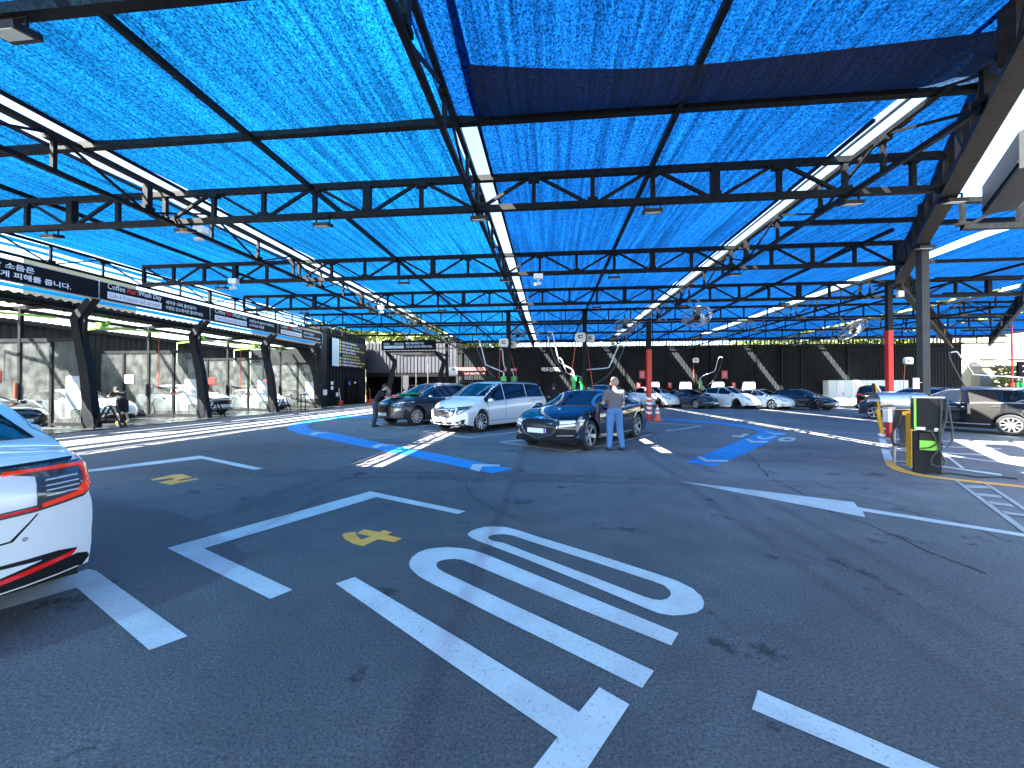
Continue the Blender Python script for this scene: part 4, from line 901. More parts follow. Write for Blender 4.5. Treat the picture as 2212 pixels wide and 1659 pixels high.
# partitions of framed glass
for k, y in enumerate(BY):
    if k == 0: continue
    t = thing('glass_partition', 'framed water spotted glass partition of the wash bays, %s' % ('', 'leftmost, in front of the first white car', 'second, in front of the white suv', 'third, in front of the white sedan wheel', 'last, beside the container building')[k], 'glass partition', (-17.2, y, 0), 0, 'glass partitions between the wash bays')
    x1 = -17.45; wv = 1.38; n = 4
    for z, h in ((.12, .12), (3.32, .14)): barobj('rail', (x1 - n * wv - .1, y, z), (x1, y, z), .08, h, M['dark_grey'], t)
    for j in range(n + 1): barobj('mullion', (x1 - j * wv, y, .02), (x1 - j * wv, y, 4.6 if j in (0, 2) else 3.3), .11, .11, M['dark_grey'], t)
    for j in range(n):
        mb = MB(); mb.box((x1 - (j + .5) * wv, y, 1.72), (wv - .12, .012, 3.06)); mb.build('pane', M['frost'], t, world=True)
    mb = MB(); mb.box((x1 - .38, y - .02, 1.32), (.72, .02, 1.25)); mb.build('film_panel', M['film'], t, world=True)
    mb = MB(); mb.box((x1 - 3.9, y - .03, 1.95), (.62, .02, .42)); mb.build('red_notice', M['sign_red'] if k != 2 else M['white'], t, world=True)
    mb = MB(); mb.box((x1 - 1.9, y - .03, .98), (.2, .03, .09)); mb.build('small_label', M['trim'], t, world=True)
    mb = MB()
    mb.tube([(x1 - 1.35, y - .08, .5), (x1 - 1.7, y - .1, .8), (x1 - 2.0, y - .1, 1.0), (x1 - 2.3, y - .1, .95), (x1 - 2.5, y - .1, .6), (x1 - 2.55, y - .1, .2)], .018, 6); mb.build('hose', M['hose'], t, world=True, smooth=True)
    mb = MB(); mb.cyl((x1 - 2.78, y - .12, 1.1), (x1 - 2.78, y - .12, 1.7), .045, 8); mb.build('spray_gun', M['red_hose'] if k == 1 else M['hose'], t, world=True)
# back wall and side walls of the bays
bw = thing('bay_back_wall', 'black slatted rear wall of the wash bays', 'wall', (-24, 16, 0))
into(corrugated((-23.9, 1), (-23.9, 29.4), 0, 4.75, M['dark_corr'], .3, .05, 'cladding'), bw)
mb = MB(); mb.box((-21, 29.35, 3.1), (5.6, .1, 6.2)); mb.build('end_panel', M['dark_corr'], bw, world=True)
# bay roof: dark beams, translucent wavy sheets with an open slit
def wavy(x0, x1, y0, y1, z0, z1, label, m):
    mb = MB(); n = int((y1 - y0) / .07)
    for i in range(n + 1):
        y = y0 + (y1 - y0) * i / n; dz = .035 * math.sin(i * math.pi / 2)
        mb.v += [Vector((x0, y, z0 + dz)), Vector((x1, y, z1 + dz))]
        if i: k = 2 * i; mb.f.append((k - 2, k, k + 1, k - 1))
    tag(link('roof_or_blocker_sheet', mb.mesh('roof_or_blocker_sheet'), m, None, True), label, 'roof sheet', 'roof sheets of the wash bays')
wavy(-24.0, -22.15, 1, 29.3, 4.55, 4.6, 'translucent wavy roof sheet at the rear of the wash bays', M['poly'])
wavy(-21.85, -20.1, 1, 29.3, 4.62, 4.66, 'translucent wavy roof sheet in the middle of the wash bays', M['poly'])
wavy(-20.0, -18.0, 1, 29.3, 4.67, 4.75, 'dark wavy roof sheet behind the fascia signs', M['dark_corr'])
mb = MB(); mb.add([(-17.9, 2, 4.85), (-17.15, 2, 4.85), (-17.15, 28, 4.85), (-17.9, 28, 4.85)], [(0, 1, 2, 3)])
tag(mb.build('shade_net', M['net_left']), 'strip of blue net under the bay signs', 'shade net')
for k, y in enumerate(BY[1:]):
    barobj('roof_beam', (-24, y, 4.5), (-17.9, y, 4.62), .1, .14, M['steel'], bw)
barobj('eave_beam', (-18.0, 2, 4.55), (-18.0, 29, 4.55), .1, .14, M['steel'], bw); barobj('eave_beam', (-20.55, 2, 4.52), (-20.55, 29, 4.52), .1, .14, M['steel'], bw); barobj('eave_beam', (-23.6, 2, 4.45), (-23.6, 29, 4.45), .1, .2, M['steel'], bw)
# lime swing arms with red coil hoses
for k, (y, lb) in enumerate(((11.8, 'at far left'), (15.7, 'above the man in shorts'), (20.6, 'above the white suv'), (24.8, 'above the white sedan'))):
    t = thing('swing_arm', 'lime green swing arm under the bay roof ' + lb, 'swing arm', (-20, y, 4.2), 0, 'lime swing arms in the wash bays')
    mb = MB(); mb.bar((-21.8, y + .5, 4.12), (-19.9, y, 4.2), .07); mb.build('arm', M['lime'], t, world=True)
    mb = MB(); mb.bar((-19.9, y, 4.2), (-18.2, y + 1.0, 4.1), .07); mb.build('arm', M['lime'], t, world=True)
    mb = MB(); mb.box((-19.9, y, 4.32), (.3, .3, .14)); mb.box((-19.6, y, 4.42), (.12, .12, .14)); mb.build('pivot', M['lime'], t, world=True)
    mb = MB(); mb.cyl((-21.8, y + .5, 4.1), (-21.8, y + .5, 3.0), .02, 6); mb.build('drop_pipe', M['ivory'], t, world=True)
    if k in (1, 2):
        pts = [(-18.2, y + 1.0, 4.1), (-18.2, y + 1.0, 3.2)]
        for i in range(90): a = i * .9; pts.append((-18.2 + .05 * math.cos(a), y + 1.0 + .05 * math.sin(a), 3.15 - i * .013))
        pts += [(-18.2, y + 1.0, 1.9), (-18.3, y + 1.1, 1.4), (-18.0, y + 1.5, 1.15), (-17.7, y + 1.9, 1.5)]
        mb = MB(); mb.tube(pts, .014, 5); mb.build('coil_hose', M['red_hose'], t, world=True, smooth=True)

# step frames in front of the bays
def steps(p, rz, label, s=1.0):
    t = thing('step_stool', label, 'step stool', (p[0], p[1], 0), rz, 'black folding step stools by the bay posts')
    for sy in (-.25, .25):
        for a, b in (((-.38, 0), (-.06, .82)), ((.38, 0), (.06, .82))):
            mb = MB(); mb.bar((a[0] * s, sy * s, 0), (b[0] * s, sy * s, b[1] * s), .06, .05); mb.build('leg', M['dark_grey'], t)
    for z, x in ((.3, -.25), (.55, -.16), (.8, 0)):
        mb = MB(); mb.box((x * s, 0, z * s), (.2 * s, .56 * s, .04)); mb.build('step', M['dark_grey'], t)
steps(G(240, 924), R(35), 'black step stool left of the man in shorts')
steps(G(464, 900), R(60), 'black step stool in front of the white suv'); steps(G(612, 888), R(60), 'black step stool in front of the white sedan in the bay')
t = thing('utility_trolley', 'black three tier trolley with a white cloth near the last bay', 'trolley', G(655, 888))
for z in (.12, .62, 1.05): 
    mb = MB(); mb.box((0, 0, z), (.55, .4, .05)); mb.build('shelf', M['trim'], t)
for x in (-.15, .15): mb = MB(); mb.bar((x, 0, .02), (x, 0, 1.1), .05); mb.build('pole', M['trim'], t)
mb = MB(); mb.ell((.08, 0, 1.12), (.16, .12, .06)); mb.build('cloth', M['white_cloth'], t, smooth=True)
# orange tools by the container
def shovel(p, label, mm, rz=0):
    t = thing('snow_shovel', label, 'shovel', p, rz, 'orange shovels by the container')
    mb = MB(); mb.prism([(-.3, 0), (.3, 0), (.28, .42), (-.28, .42)], (0, 0, .02), (0, 1, 0), (.2, 0, 1), (1, 0, 0), .06); mb.build('blade', M['orange'], t)
    mb = MB(); mb.cyl((.08, 0, .4), (-.1, 0, 1.5), .025, 8); mb.build('handle', M[mm], t)
    mb = MB(); mb.bar((-.1, -.12, 1.5), (-.1, .12, 1.5), .035); mb.build('grip', M['trim'], t)
shovel((-17.5, 31.4, 0), 'orange red shovel with a pale handle by the black door', 'ivory'); shovel((-17.4, 35.9, 0), 'orange shovel right of the black door', 'orange', .3); shovel((-17.3, 36.5, 0), 'second orange shovel right of the black door', 'orange', -.2)

# ------------------------------------------------------------------ mat washing stand
Y = 27.0
t = thing('fascia_sign', 'dark sign over the mat washing stand with white Korean lettering', 'sign', (-11.9, Y, 4.2), 0)
mb = MB(); mb.box((-9.95, Y, 4.52), (3.95, .14, .68)); mb.build('panel', M['black_sign'], t, world=True)
brand(t, (-11.75, Y - .075, 4.3), (1, 0, 0), .78, 'Rest', 'dark_red')
text('lettering', '매트는 매트세척기 또는', M['txt_white'], t, (-10.15, Y - .075, 4.56), (1, 0, 0), (0, 0, 1), 1.35, .17, bold=.015)
text('lettering', '고압수를 이용하여 세척해 주세요.', M['txt_white'], t, (-10.15, Y - .075, 4.33), (1, 0, 0), (0, 0, 1), 1.95, .17, bold=.015)
for x, f, lb in ((-11.75, -1, 'kinked dark post under the left end of the mat washing sign'), (-8.15, -1, 'kinked dark post under the right end of the mat washing sign')):
    kink_post(x, Y + .35, lb, .82, f, None) if 0 else kink_post(x, Y + .35, lb, .83, -1)
t = thing('mat_wash_roof', 'flat dark roof with lamps over the mat washing stand', 'roof', (-10, Y, 4.1))
mb = MB(); mb.box((-9.95, Y + 2.2, 4.1), (3.6, 4, .1)); mb.build('deck', M['dark_grey'], t, world=True)
mb = MB(); mb.box((-10.3, Y + .4, 4.0), (2.4, .14, .05)); mb.box((-10, Y + 1.3, 4.0), (2.4, .14, .05)); mb.build('lamp_strip', M['white_plastic'], t, world=True)
mb = MB()
for x in (-11, -9.9, -9.0): mb.bar((x, Y + 1.4, 4.0), (x, Y + 1.4, 1.0), .03)
mb.build('hanging_pipe', M['alu'], t, world=True)
# faucet sign
t, wv, hv = plate('faucet_sign', 'white sign with a black tap symbol and Korean lettering', 'sign', 970, 793, 988, 811, 23.6, M['white_plastic'], .08, [('개 수 대', .12, .26, .88, .42, 'txt_black', .01), ('핸드세차기', .08, .06, .92, .2, 'txt_black', .02)])
mb = MB(); mb.box((wv * .5, -.006, hv * .66), (wv * .45, .006, hv * .12)); mb.box((wv * .5, -.006, hv * .8), (wv * .12, .006, hv * .2)); mb.box((wv * .5, -.006, hv * .88), (wv * .4, .006, hv * .05)); mb.box((wv * .7, -.006, hv * .58), (wv * .1, .006, hv * .14)); mb.build('tap_symbol', M['txt_black'], t)
# kiosk with red awning
t = thing('awning_kiosk', 'small kiosk with a dark red awning behind the minivan', 'kiosk', (-4, 34, 0))
a = PY(989, 809, 33); b = PY(1050, 792, 33)
mb = MB(); mb.prism([(0, 0), (0, -.0), (0, .62), (1.2, .62), (1.2, 0)], (a.x, 33, a.z), (0, 1, 0), (0, 0, 1), (1, 0, 0), b.x - a.x)
mb.v = [v + (Vector((0, -.25, 0)) if v.z < a.z + .3 and v.y < 33.2 else Vector((0, 0, 0))) for v in mb.v]; mb.build('awning', M['dark_red'], t, world=True)
text('lettering', 'Coffee Rest Wash Day', M['txt_white'], t, (a.x + .95, 32.84, a.z + .28), (1, 0, 0), (0, 0, 1), .95, .13, bold=.01, lift=.03)
mb = MB(); mb.box(((a.x + b.x) / 2, 33.9, 1.1), (b.x - a.x - .2, 1.4, 2.2)); mb.build('cabin', M['black'], t, world=True)
for x in (a.x + .15, a.x + 1.3, b.x - .15): mb = MB(); mb.bar((x, 33.1, 0), (x, 33.1, a.z + .1), .06); mb.build('frame_post', M['grey_post'], t, world=True)
a = PY(955, 812, 31.5)
t = thing('red_parasol', 'dark red awning edge left of the tap sign', 'awning', a)
mb = MB(); mb.prism([(0, 0), (1.7, 0), (1.5, .45), (.6, .45)], (0, 0, 0), (1, 0, 0), (0, 0, 1), (0, 1, 0), 1.0); mb.build('cover', M['dark_red'], t)
mb = MB(); mb.bar((.2, .3, -a.z), (.2, .3, .1), .06); mb.bar((1.5, .3, -a.z), (1.5, .3, .1), .06); mb.build('frame_post', M['grey_post'], t)

# ------------------------------------------------------------------ charging post group at right
t = thing('charging_post', 'tall black charging cabinet with lime edge and hanging cables', 'car charger', G(2000, 1021), R(5))
rt = R(5)
W_, D_, H_ = .35, .22, 1.32
cpos = G(1998, 1023); t.location = (cpos.x + .10, cpos.y + .10, 0); t.rotation_euler = (0, 0, R(-33))
mb = MB(); mb.box((0, 0, .36), (W_ - .02, D_, .72)); mb.build('lower_cabinet', M['dark_grey'], t)
mb = MB(); mb.prism([(-W_ / 2, 0), (W_ / 2, 0), (W_ / 2, .56), (-W_ / 2, .56)], (0, -.17, .76), (1, 0, 0), (0, 0, 1), (0, 1, 0), .34); mb.build('upper_cabinet', M['dark_grey'], t)
mb = MB(); mb.box((0, 0, 1.335), (W_ + .05, .36, .025)); mb.build('top_cover', M['white_plastic'], t)
mb = MB(); mb.box((-W_ / 2 + .015, -.178, 1.05), (.03, .016, .54)); mb.build('lime_strip', M['lime'], t)
mb = MB(); mb.box((.03, -.158, .56), (.27, .02, .3)); mb.build('recess', M['trim'], t)
mb = MB(); mb.box((.0, -.172, .5), (.215, .01, .165)); mb.build('lime_screen', M['lime'], t)
mb = MB(); mb.box((-.1, -.178, .79), (.13, .01, .05)); mb.build('label_plate', M['white_plastic'], t)
mb = MB(); mb.box((.12, -.178, .78), (.09, .012, .05)); mb.build('socket', M['alu'], t)
mb = MB(); mb.prism([(0, .56), (.19, .56), (.19, .36)], (0, -.176, .76), (1, 0, 0), (0, 0, 1), (0, 1, 0), .006); mb.build('corner_panel', M['grey_post'], t)
for pts, r_ in (([(.14, -.2, 1.3), (.15, -.23, 1.15), (.14, -.23, .9), (.12, -.24, .6), (.11, -.24, .45), (.02, -.24, .28), (.03, -.24, .18), (.1, -.24, .15), (.17, -.23, .19), (.18, -.23, .27), (.12, -.24, .45), (.14, -.25, .7), (.2, -.25, .95), (.22, -.22, 1.3)], .013), ([(.22, -.2, 1.3), (.24, -.25, 1.1), (.27, -.25, .8), (.27, -.25, .62), (.21, -.25, .5), (.15, -.24, .56), (.12, -.24, .75), (.2, -.22, 1.0), (.2, -.2, 1.25)], .013), ([(-.1, -.19, .44), (.02, -.2, .47), (.1, -.22, .55), (.02, -.22, .78)], .012)):
    mb = MB(); mb.tube(pts, r_, 8); mb.build('cable', M['hose'], t, smooth=True)
t = thing('yellow_post', 'yellow ochre steel post carrying a stainless roller hood', 'post', G(1966, 1008))
mb = MB(); mb.box((0, 0, .5), (.075, .11, 1.0)); mb.build('column', M['yellow'], t)
mb = MB(); mb.box((-.02, 0, .01), (.2, .2, .02)); mb.build('foot', M['galv'], t)
mb = MB(); mb.prism([(-.04, 0), (.04, 0), (.04, -.09)], (0, -.062, 1.02), (1, 0, 0), (0, 0, 1), (0, 1, 0), .1); mb.build('bracket', M['yellow'], t)
mb = MB()
for k in range(9): mb.cyl((.05, -.06, .1 + k * .09), (.052, -.06, .14 + k * .09), .012, 6)
mb.build('bolt_row', M['galv'], t)
hood = thing('roller_hood', 'stainless half round hood above the coiled black cables', 'hood', (0, 0, 0))
q = PY(1938, 868, 8.6); hood.location = q; hood.rotation_euler = (0, 0, R(-6))
mb = MB(); n = 14; Lh = .82
for i in range(n + 1):
    a = -R(35) + (R(215)) * i / n
    yy, zz = -.2 * math.cos(a), .19 * math.sin(a)
    mb.v += [Vector((-Lh / 2, yy, zz)), Vector((Lh / 2, yy, zz))]
    if i: k = 2 * i; mb.f.append((k - 2, k, k + 1, k - 1))
mb.build('shell', M['stainless'], hood, smooth=True)
mb = MB(); mb.box((0, 0, -.14), (Lh, .36, .01)); mb.build('tray', M['stainless'], hood)
mb = MB(); mb.cyl((.18, 0, -.13), (.18, 0, -.34), .06, 10); mb.box((.1, 0, -.22), (.16, .2, .08)); mb.build('motor', M['yellow'], hood)
mb = MB(); mb.cyl((-.06, -.0, -.14), (-.06, 0, -q.z), .025, 8); mb.build('leg', M['galv'], hood)
cb = thing('cable_bundle', 'bundle of looped black cables hanging under the stainless hood', 'cables', (q.x, q.y - .03, .0))
for k in range(7):
    r_ = .08 + .02 * k; x0 = -.02 + .02 * k; ztop = 1.1; zb = .35 + .05 * rnd.random()
    mb = MB(); mb.tube([(x0 - .02, 0, ztop), (x0 - r_, -.02 * k, .8), (x0 - r_ * 1.4, -.02, .55), (x0 - r_, 0, zb), (x0, 0, zb - .03), (x0 + r_ * .6, 0, zb + .05), (x0 + r_ * .7, .02, .7), (x0 + .02, 0, ztop)], .012, 6); mb.build('loop', M['hose'], cb, smooth=True)
# white-and-yellow leaning frame board
t = thing('frame_board', 'tall white A frame stand with a yellow leg beside the red and white pole', 'stand', G(1912, 942))
z_ = lambda px, py: PY(px, py, 13.2)
base = G(1912, 942)
for a, b, m_ in (((1888, 830), (1904, 936), 'yellow'), ((1892, 830), (1911, 866), 'white'), ((1911, 866), (1917, 938), 'white'), ((1886, 828), (1892, 880), 'grey_post')):
    mb = MB(); mb.bar(z_(*a), z_(*b), .06 if m_ != 'yellow' else .09, .05); mb.build('leg', M[m_], t, world=True)
mb = MB(); mb.tube([z_(1898, 938), z_(1904, 941), z_(1916, 941), z_(1922, 938)], .05, 8); mb.build('foot', M['white'], t, world=True, smooth=True)
mb = MB(); mb.bar(z_(1904, 925), z_(1918, 927), .04); mb.build('rung', M['white'], t, world=True)
t = thing('laminated_notice', 'white laminated notice sheet fixed left of the grey post', 'notice', PY(1979, 836, 9.5)); mb = MB(); mb.box((0, 0, .08), (.13, .01, .24)); mb.build('sheet', M['white'], t)
mb = MB(); mb.bar((0, .02, .1), (.16, .05, .1), .01); mb.build('clip', M['alu'], t)
# cable lying on the ground
mb = MB(); mb.tube([G(1995, 1022, .02), G(2050, 1022, .015), G(2110, 1030, .015), G(2160, 1030, .015), G(2195, 1034, .015)], .012, 6); tag(mb.build('ground_cable', M['rubber'], smooth=True), 'thin black cable lying on the ground right of the charging cabinet', 'cable')

# ------------------------------------------------------------------ outside: hill, trees, buildings
mb = MB()
nx, ny = 30, 8
for i in range(nx + 1):
    for j in range(ny + 1):
        x = -130 + 260 * i / nx; y = 48 + 110 * j / ny
        mb.v.append(Vector((x, y, 13 * (j / ny) ** .8 + 1.5 * math.sin(x * .06) * (j / ny) - (.3 if j == 0 else 0))))
for i in range(nx):
    for j in range(ny): a = i * (ny + 1) + j; mb.f.append((a, a + ny + 1, a + ny + 2, a + 1))
struct(mb.build('hill', M['hedge'], smooth=True))
def crown_mesh(seed, h, r, nl, leaf):
    rr = random.Random(seed); mb = MB(); cl = []
    for _ in range(26):
        a = rr.random() * 6.28; q = rr.random() ** .5 * r * .75; cl.append(Vector((q * math.cos(a), q * math.sin(a), h * (.35 + .6 * rr.random()))))
    for _ in range(nl):
        c = rr.choice(cl); d = Vector((rr.gauss(0, 1), rr.gauss(0, 1), rr.gauss(0, .8))) * r * .17; p = c + d
        u = Vector((rr.gauss(0, 1), rr.gauss(0, 1), rr.gauss(0, .6))).normalized(); v = u.orthogonal().normalized(); s = leaf * (.6 + .8 * rr.random())
        mb.add([p - u * s - v * s * .5, p + u * s - v * s * .5, p + u * s + v * s * .5, p - u * s + v * s * .5], [(0, 1, 2, 3)])
    me = bpy.data.meshes.new('crown'); me.from_pydata([tuple(v) for v in mb.v], [], mb.f); me.update(); me.materials.append(M['leaf']); return me
crowns = [crown_mesh(s, 9, 4.2, 2600, .22) for s in (1, 2, 3)]
mb = MB(); mb.tube([(0, 0, -1), (.1, 0, 2.5), (0, .1, 5.5)], [.32, .24, .1], 8); mb.bar((.05, 0, 2.5), (1.6, .5, 5), .12); mb.bar((.05, 0, 3), (-1.4, -.4, 5.5), .12); trunk_me = mb.mesh('trunk'); trunk_me.materials.append(M['bark'])
trees = [(-33, 56, 1.1, 'left of the shed roof'), (-27, 58, 1.25, 'above the left end of the shed roof'), (-21, 55, 1.1, 'over the middle of the shed roof'), (-15, 57, 1.1, 'right over the shed roof'), (-9, 60, 1.0, 'at the right end of the shed'), (30, 58, 1.0, 'beyond the right part of the back wall'), (37, 56, 1.1, 'above the lockers'), (44, 55, 1.25, 'beyond the end of the back wall'), (51, 53, 1.3, 'behind the pale building at right'), (58, 50, 1.35, 'at the right edge')]
for i, (x, y, s, lb) in enumerate(trees):
    t = thing('broadleaf_tree', 'sunlit yellow green tree %s' % lb, 'tree', (x, y, 1.5), rnd.random() * 6, 'trees beyond the back wall'); t.scale = (s, s, s)
    o = bpy.data.objects.new('crown', crowns[i % 3]); C.objects.link(o); o.parent = t; o['kind'] = 'stuff'
    o = bpy.data.objects.new('trunk', trunk_me); C.objects.link(o); o.parent = t
# pale building right
t = thing('pale_building', 'sunlit pale concrete building beyond the right end of the back wall', 'building', (45, 42, 0))
mb = MB(); mb.box((46, 42, 3.6), (16, 5, 7.2)); mb.build('wall', M['cream_wall'], t, world=True)
for i in range(5):
    for z in (2.2, 4.9):
        mb = MB(); mb.box((39.3 + i * 2.3, 39.46, z), (1.1, .08, 1.3)); wdo = mb.build('window', M['window_grey'], t, world=True)
        mb = MB(); mb.box((39.3 + i * 2.3, 39.44, z - .72), (1.3, .16, .1)); mb.build('sill', M['concrete'], wdo, world=True)
mb = MB(); mb.box((46, 39.42, 3.55), (16, .1, .25)); mb.build('band', M['concrete'], t, world=True)
hd = MB(); rr = random.Random(9)
for _ in range(5000):
    p = Vector((rr.uniform(37.1, 46), 36.8 + rr.gauss(0, .25), rr.uniform(0, 3.4))); u = Vector((rr.gauss(0, 1), rr.gauss(0, .6), rr.gauss(0, 1))).normalized(); v = u.orthogonal().normalized(); s = .12
    hd.add([p - u * s - v * s * .6, p + u * s - v * s * .6, p + u * s + v * s * .6, p - u * s + v * s * .6], [(0, 1, 2, 3)])
me = bpy.data.meshes.new('hedge'); me.from_pydata([tuple(v) for v in hd.v], [], hd.f); o = link('hedge', me, M['hedge']); tag(o, 'mossy green hedge in front of the pale building', 'hedge')
# far left building seen through the roof edge
t = thing('apartment_block', 'pale apartment block glimpsed above the leftmost bay signs', 'building', (-60, 42, 0))
mb = MB(); mb.box((-60, 44, 8), (4, 12, 16)); mb.build('wall', M['cream_wall'], t, world=True)
for z in range(2, 15, 3):
    for y in (40.5, 44, 47.5):
        mb = MB(); mb.box((-57.97, y, z + .5), (.1, 1.5, 1.3)); mb.build('window', M['window_grey'], t, world=True)
# small things at the far right
t = thing('number_sign', 'dark hanging sign with pale numerals at the right edge', 'sign', PY(2203, 806, 22)); mb = MB(); mb.box((.5, 0, .2), (1.2, .1, .75)); mb.build('panel', M['black_sign'], t)
text('lettering', '24', M['txt_white'], t, (.05, -.06, .05), (1, 0, 0), (0, 0, 1), .6, .35, world=False)
t = thing('marker_post', 'short orange marker post at the right edge', 'post', (PY(2187, 830, 26).x, 26, 0)); mb = MB(); mb.cyl((0, 0, 0), (0, 0, 1.8), .09, 12); mb.build('tube', M['orange'], t, smooth=True)
mb = MB(); mb.cyl((0, 0, 1.8), (0, 0, 5.4), .04, 8); mb.build('rod', M['red'], t)
#PART2
# ------------------------------------------------------------------ cars
def catmull(tab, x):
    if x <= tab[0][0]: return tab[0][1]
    if x >= tab[-1][0]: return tab[-1][1]
    for i in range(len(tab) - 1):
        if tab[i][0] <= x <= tab[i + 1][0]:
            x0, y0 = tab[i]; x1, y1 = tab[i + 1]; h = x1 - x0; t = (x - x0) / h
            def slope(j):
                if j <= 0 or j >= len(tab) - 1: k = min(max(j, 0), len(tab) - 2); return (tab[k + 1][1] - tab[k][1]) / (tab[k + 1][0] - tab[k][0])
                a = (tab[j][1] - tab[j - 1][1]) / (tab[j][0] - tab[j - 1][0]); b = (tab[j + 1][1] - tab[j][1]) / (tab[j + 1][0] - tab[j][0])
                return 0 if a * b <= 0 else 2 * a * b / (a + b)
            m0, m1 = slope(i) * h, slope(i + 1) * h
            return (2 * t ** 3 - 3 * t * t + 1) * y0 + (t ** 3 - 2 * t * t + t) * m0 + (-2 * t ** 3 + 3 * t * t) * y1 + (t ** 3 - t * t) * m1
SPEC = {
 'sedan': dict(L=4.95, W=.935, wr=.362, xf=1.52, xr=-1.46, bot=.20,
    top=[(-2.475, .90), (-2.40, 1.03), (-2.2, 1.085), (-1.8, 1.13), (-1.3, 1.31), (-.7, 1.44), (-.1, 1.465), (.35, 1.43), (.8, 1.25), (1.2, 1.05), (1.32, 1.01), (1.8, .95), (2.2, .86), (2.4, .76), (2.475, .66)],
    belt=[(-2.475, .84), (-2.2, .99), (-1.5, 1.0), (0, .95), (1.2, .94), (1.9, .87), (2.3, .77), (2.475, .60)], cowl=1.22, wtop=.42, rcowl=-1.86, rtop=-.85, win=(-1.62, 1.02), bp=[-.08], rp=-1.05, lean=.42),
 'coupe4': dict(L=4.7, W=.93, wr=.34, xf=1.42, xr=-1.44, bot=.19,
    top=[(-2.35, .95), (-2.3, 1.08), (-2.05, 1.13), (-1.6, 1.22), (-.9, 1.39), (-.2, 1.45), (.3, 1.42), (.8, 1.25), (1.3, 1.02), (1.42, .97), (1.9, .85), (2.2, .72), (2.35, .56)],
    belt=[(-2.35, .88), (-2.1, 1.0), (-1.4, 1.0), (0, .94), (1.2, .9), (1.8, .80), (2.2, .66), (2.35, .5)], cowl=1.33, wtop=.42, rcowl=-1.95, rtop=-.9, win=(-1.6, 1.1), bp=[-.05], rp=-1.0, lean=.42),
 'cross': dict(L=4.75, W=.96, wr=.36, xf=1.43, xr=-1.46, bot=.22,
    top=[(-2.375, 1.0), (-2.3, 1.18), (-2.1, 1.24), (-1.5, 1.44), (-.8, 1.59), (-.1, 1.63), (.35, 1.59), (.9, 1.38), (1.4, 1.12), (1.52, 1.06), (1.95, .94), (2.25, .80), (2.375, .62)],
    belt=[(-2.375, .95), (-2.1, 1.1), (-1.4, 1.1), (0, 1.04), (1.2, 1.0), (1.8, .9), (2.2, .74), (2.375, .55)], cowl=1.42, wtop=.46, rcowl=-2.0, rtop=-1.0, win=(-1.75, 1.15), bp=[-.1], rp=-1.1, lean=.42),
 'suv': dict(L=4.78, W=.95, wr=.37, xf=1.44, xr=-1.33, bot=.27,
    top=[(-2.39, 1.05), (-2.36, 1.22), (-2.2, 1.42), (-1.98, 1.6), (-1.3, 1.68), (-.3, 1.71), (.3, 1.67), (.75, 1.48), (1.2, 1.24), (1.3, 1.19), (1.8, 1.13), (2.15, 1.05), (2.33, .94), (2.39, .82)],
    belt=[(-2.39, 1.0), (-2.2, 1.13), (-1, 1.13), (0, 1.09), (1.2, 1.08), (1.9, 1.03), (2.25, .9), (2.39, .74)], cowl=1.2, wtop=.42, rcowl=-2.32, rtop=-2.02, win=(-2.05, 1.02), bp=[-.1, -1.12], rp=-1.3, lean=.30),
 'van': dict(L=5.11, W=.99, wr=.37, xf=1.62, xr=-1.44, bot=.22,
    top=[(-2.555, 1.05), (-2.52, 1.3), (-2.38, 1.58), (-2.1, 1.72), (-1.3, 1.76), (-.1, 1.77), (.6, 1.72), (1.1, 1.52), (1.6, 1.22), (1.72, 1.16), (2.1, 1.08), (2.4, .96), (2.53, .84), (2.555, .78)],
    belt=[(-2.555, 1.0), (-2.4, 1.13), (-1, 1.13), (.2, 1.06), (1.3, 1.0), (1.9, .96), (2.35, .84), (2.555, .70)], cowl=1.62, wtop=.72, rcowl=-2.48, rtop=-2.2, win=(-2.2, 1.42), bp=[.35, -.95], rp=-1.4, lean=.26),
}
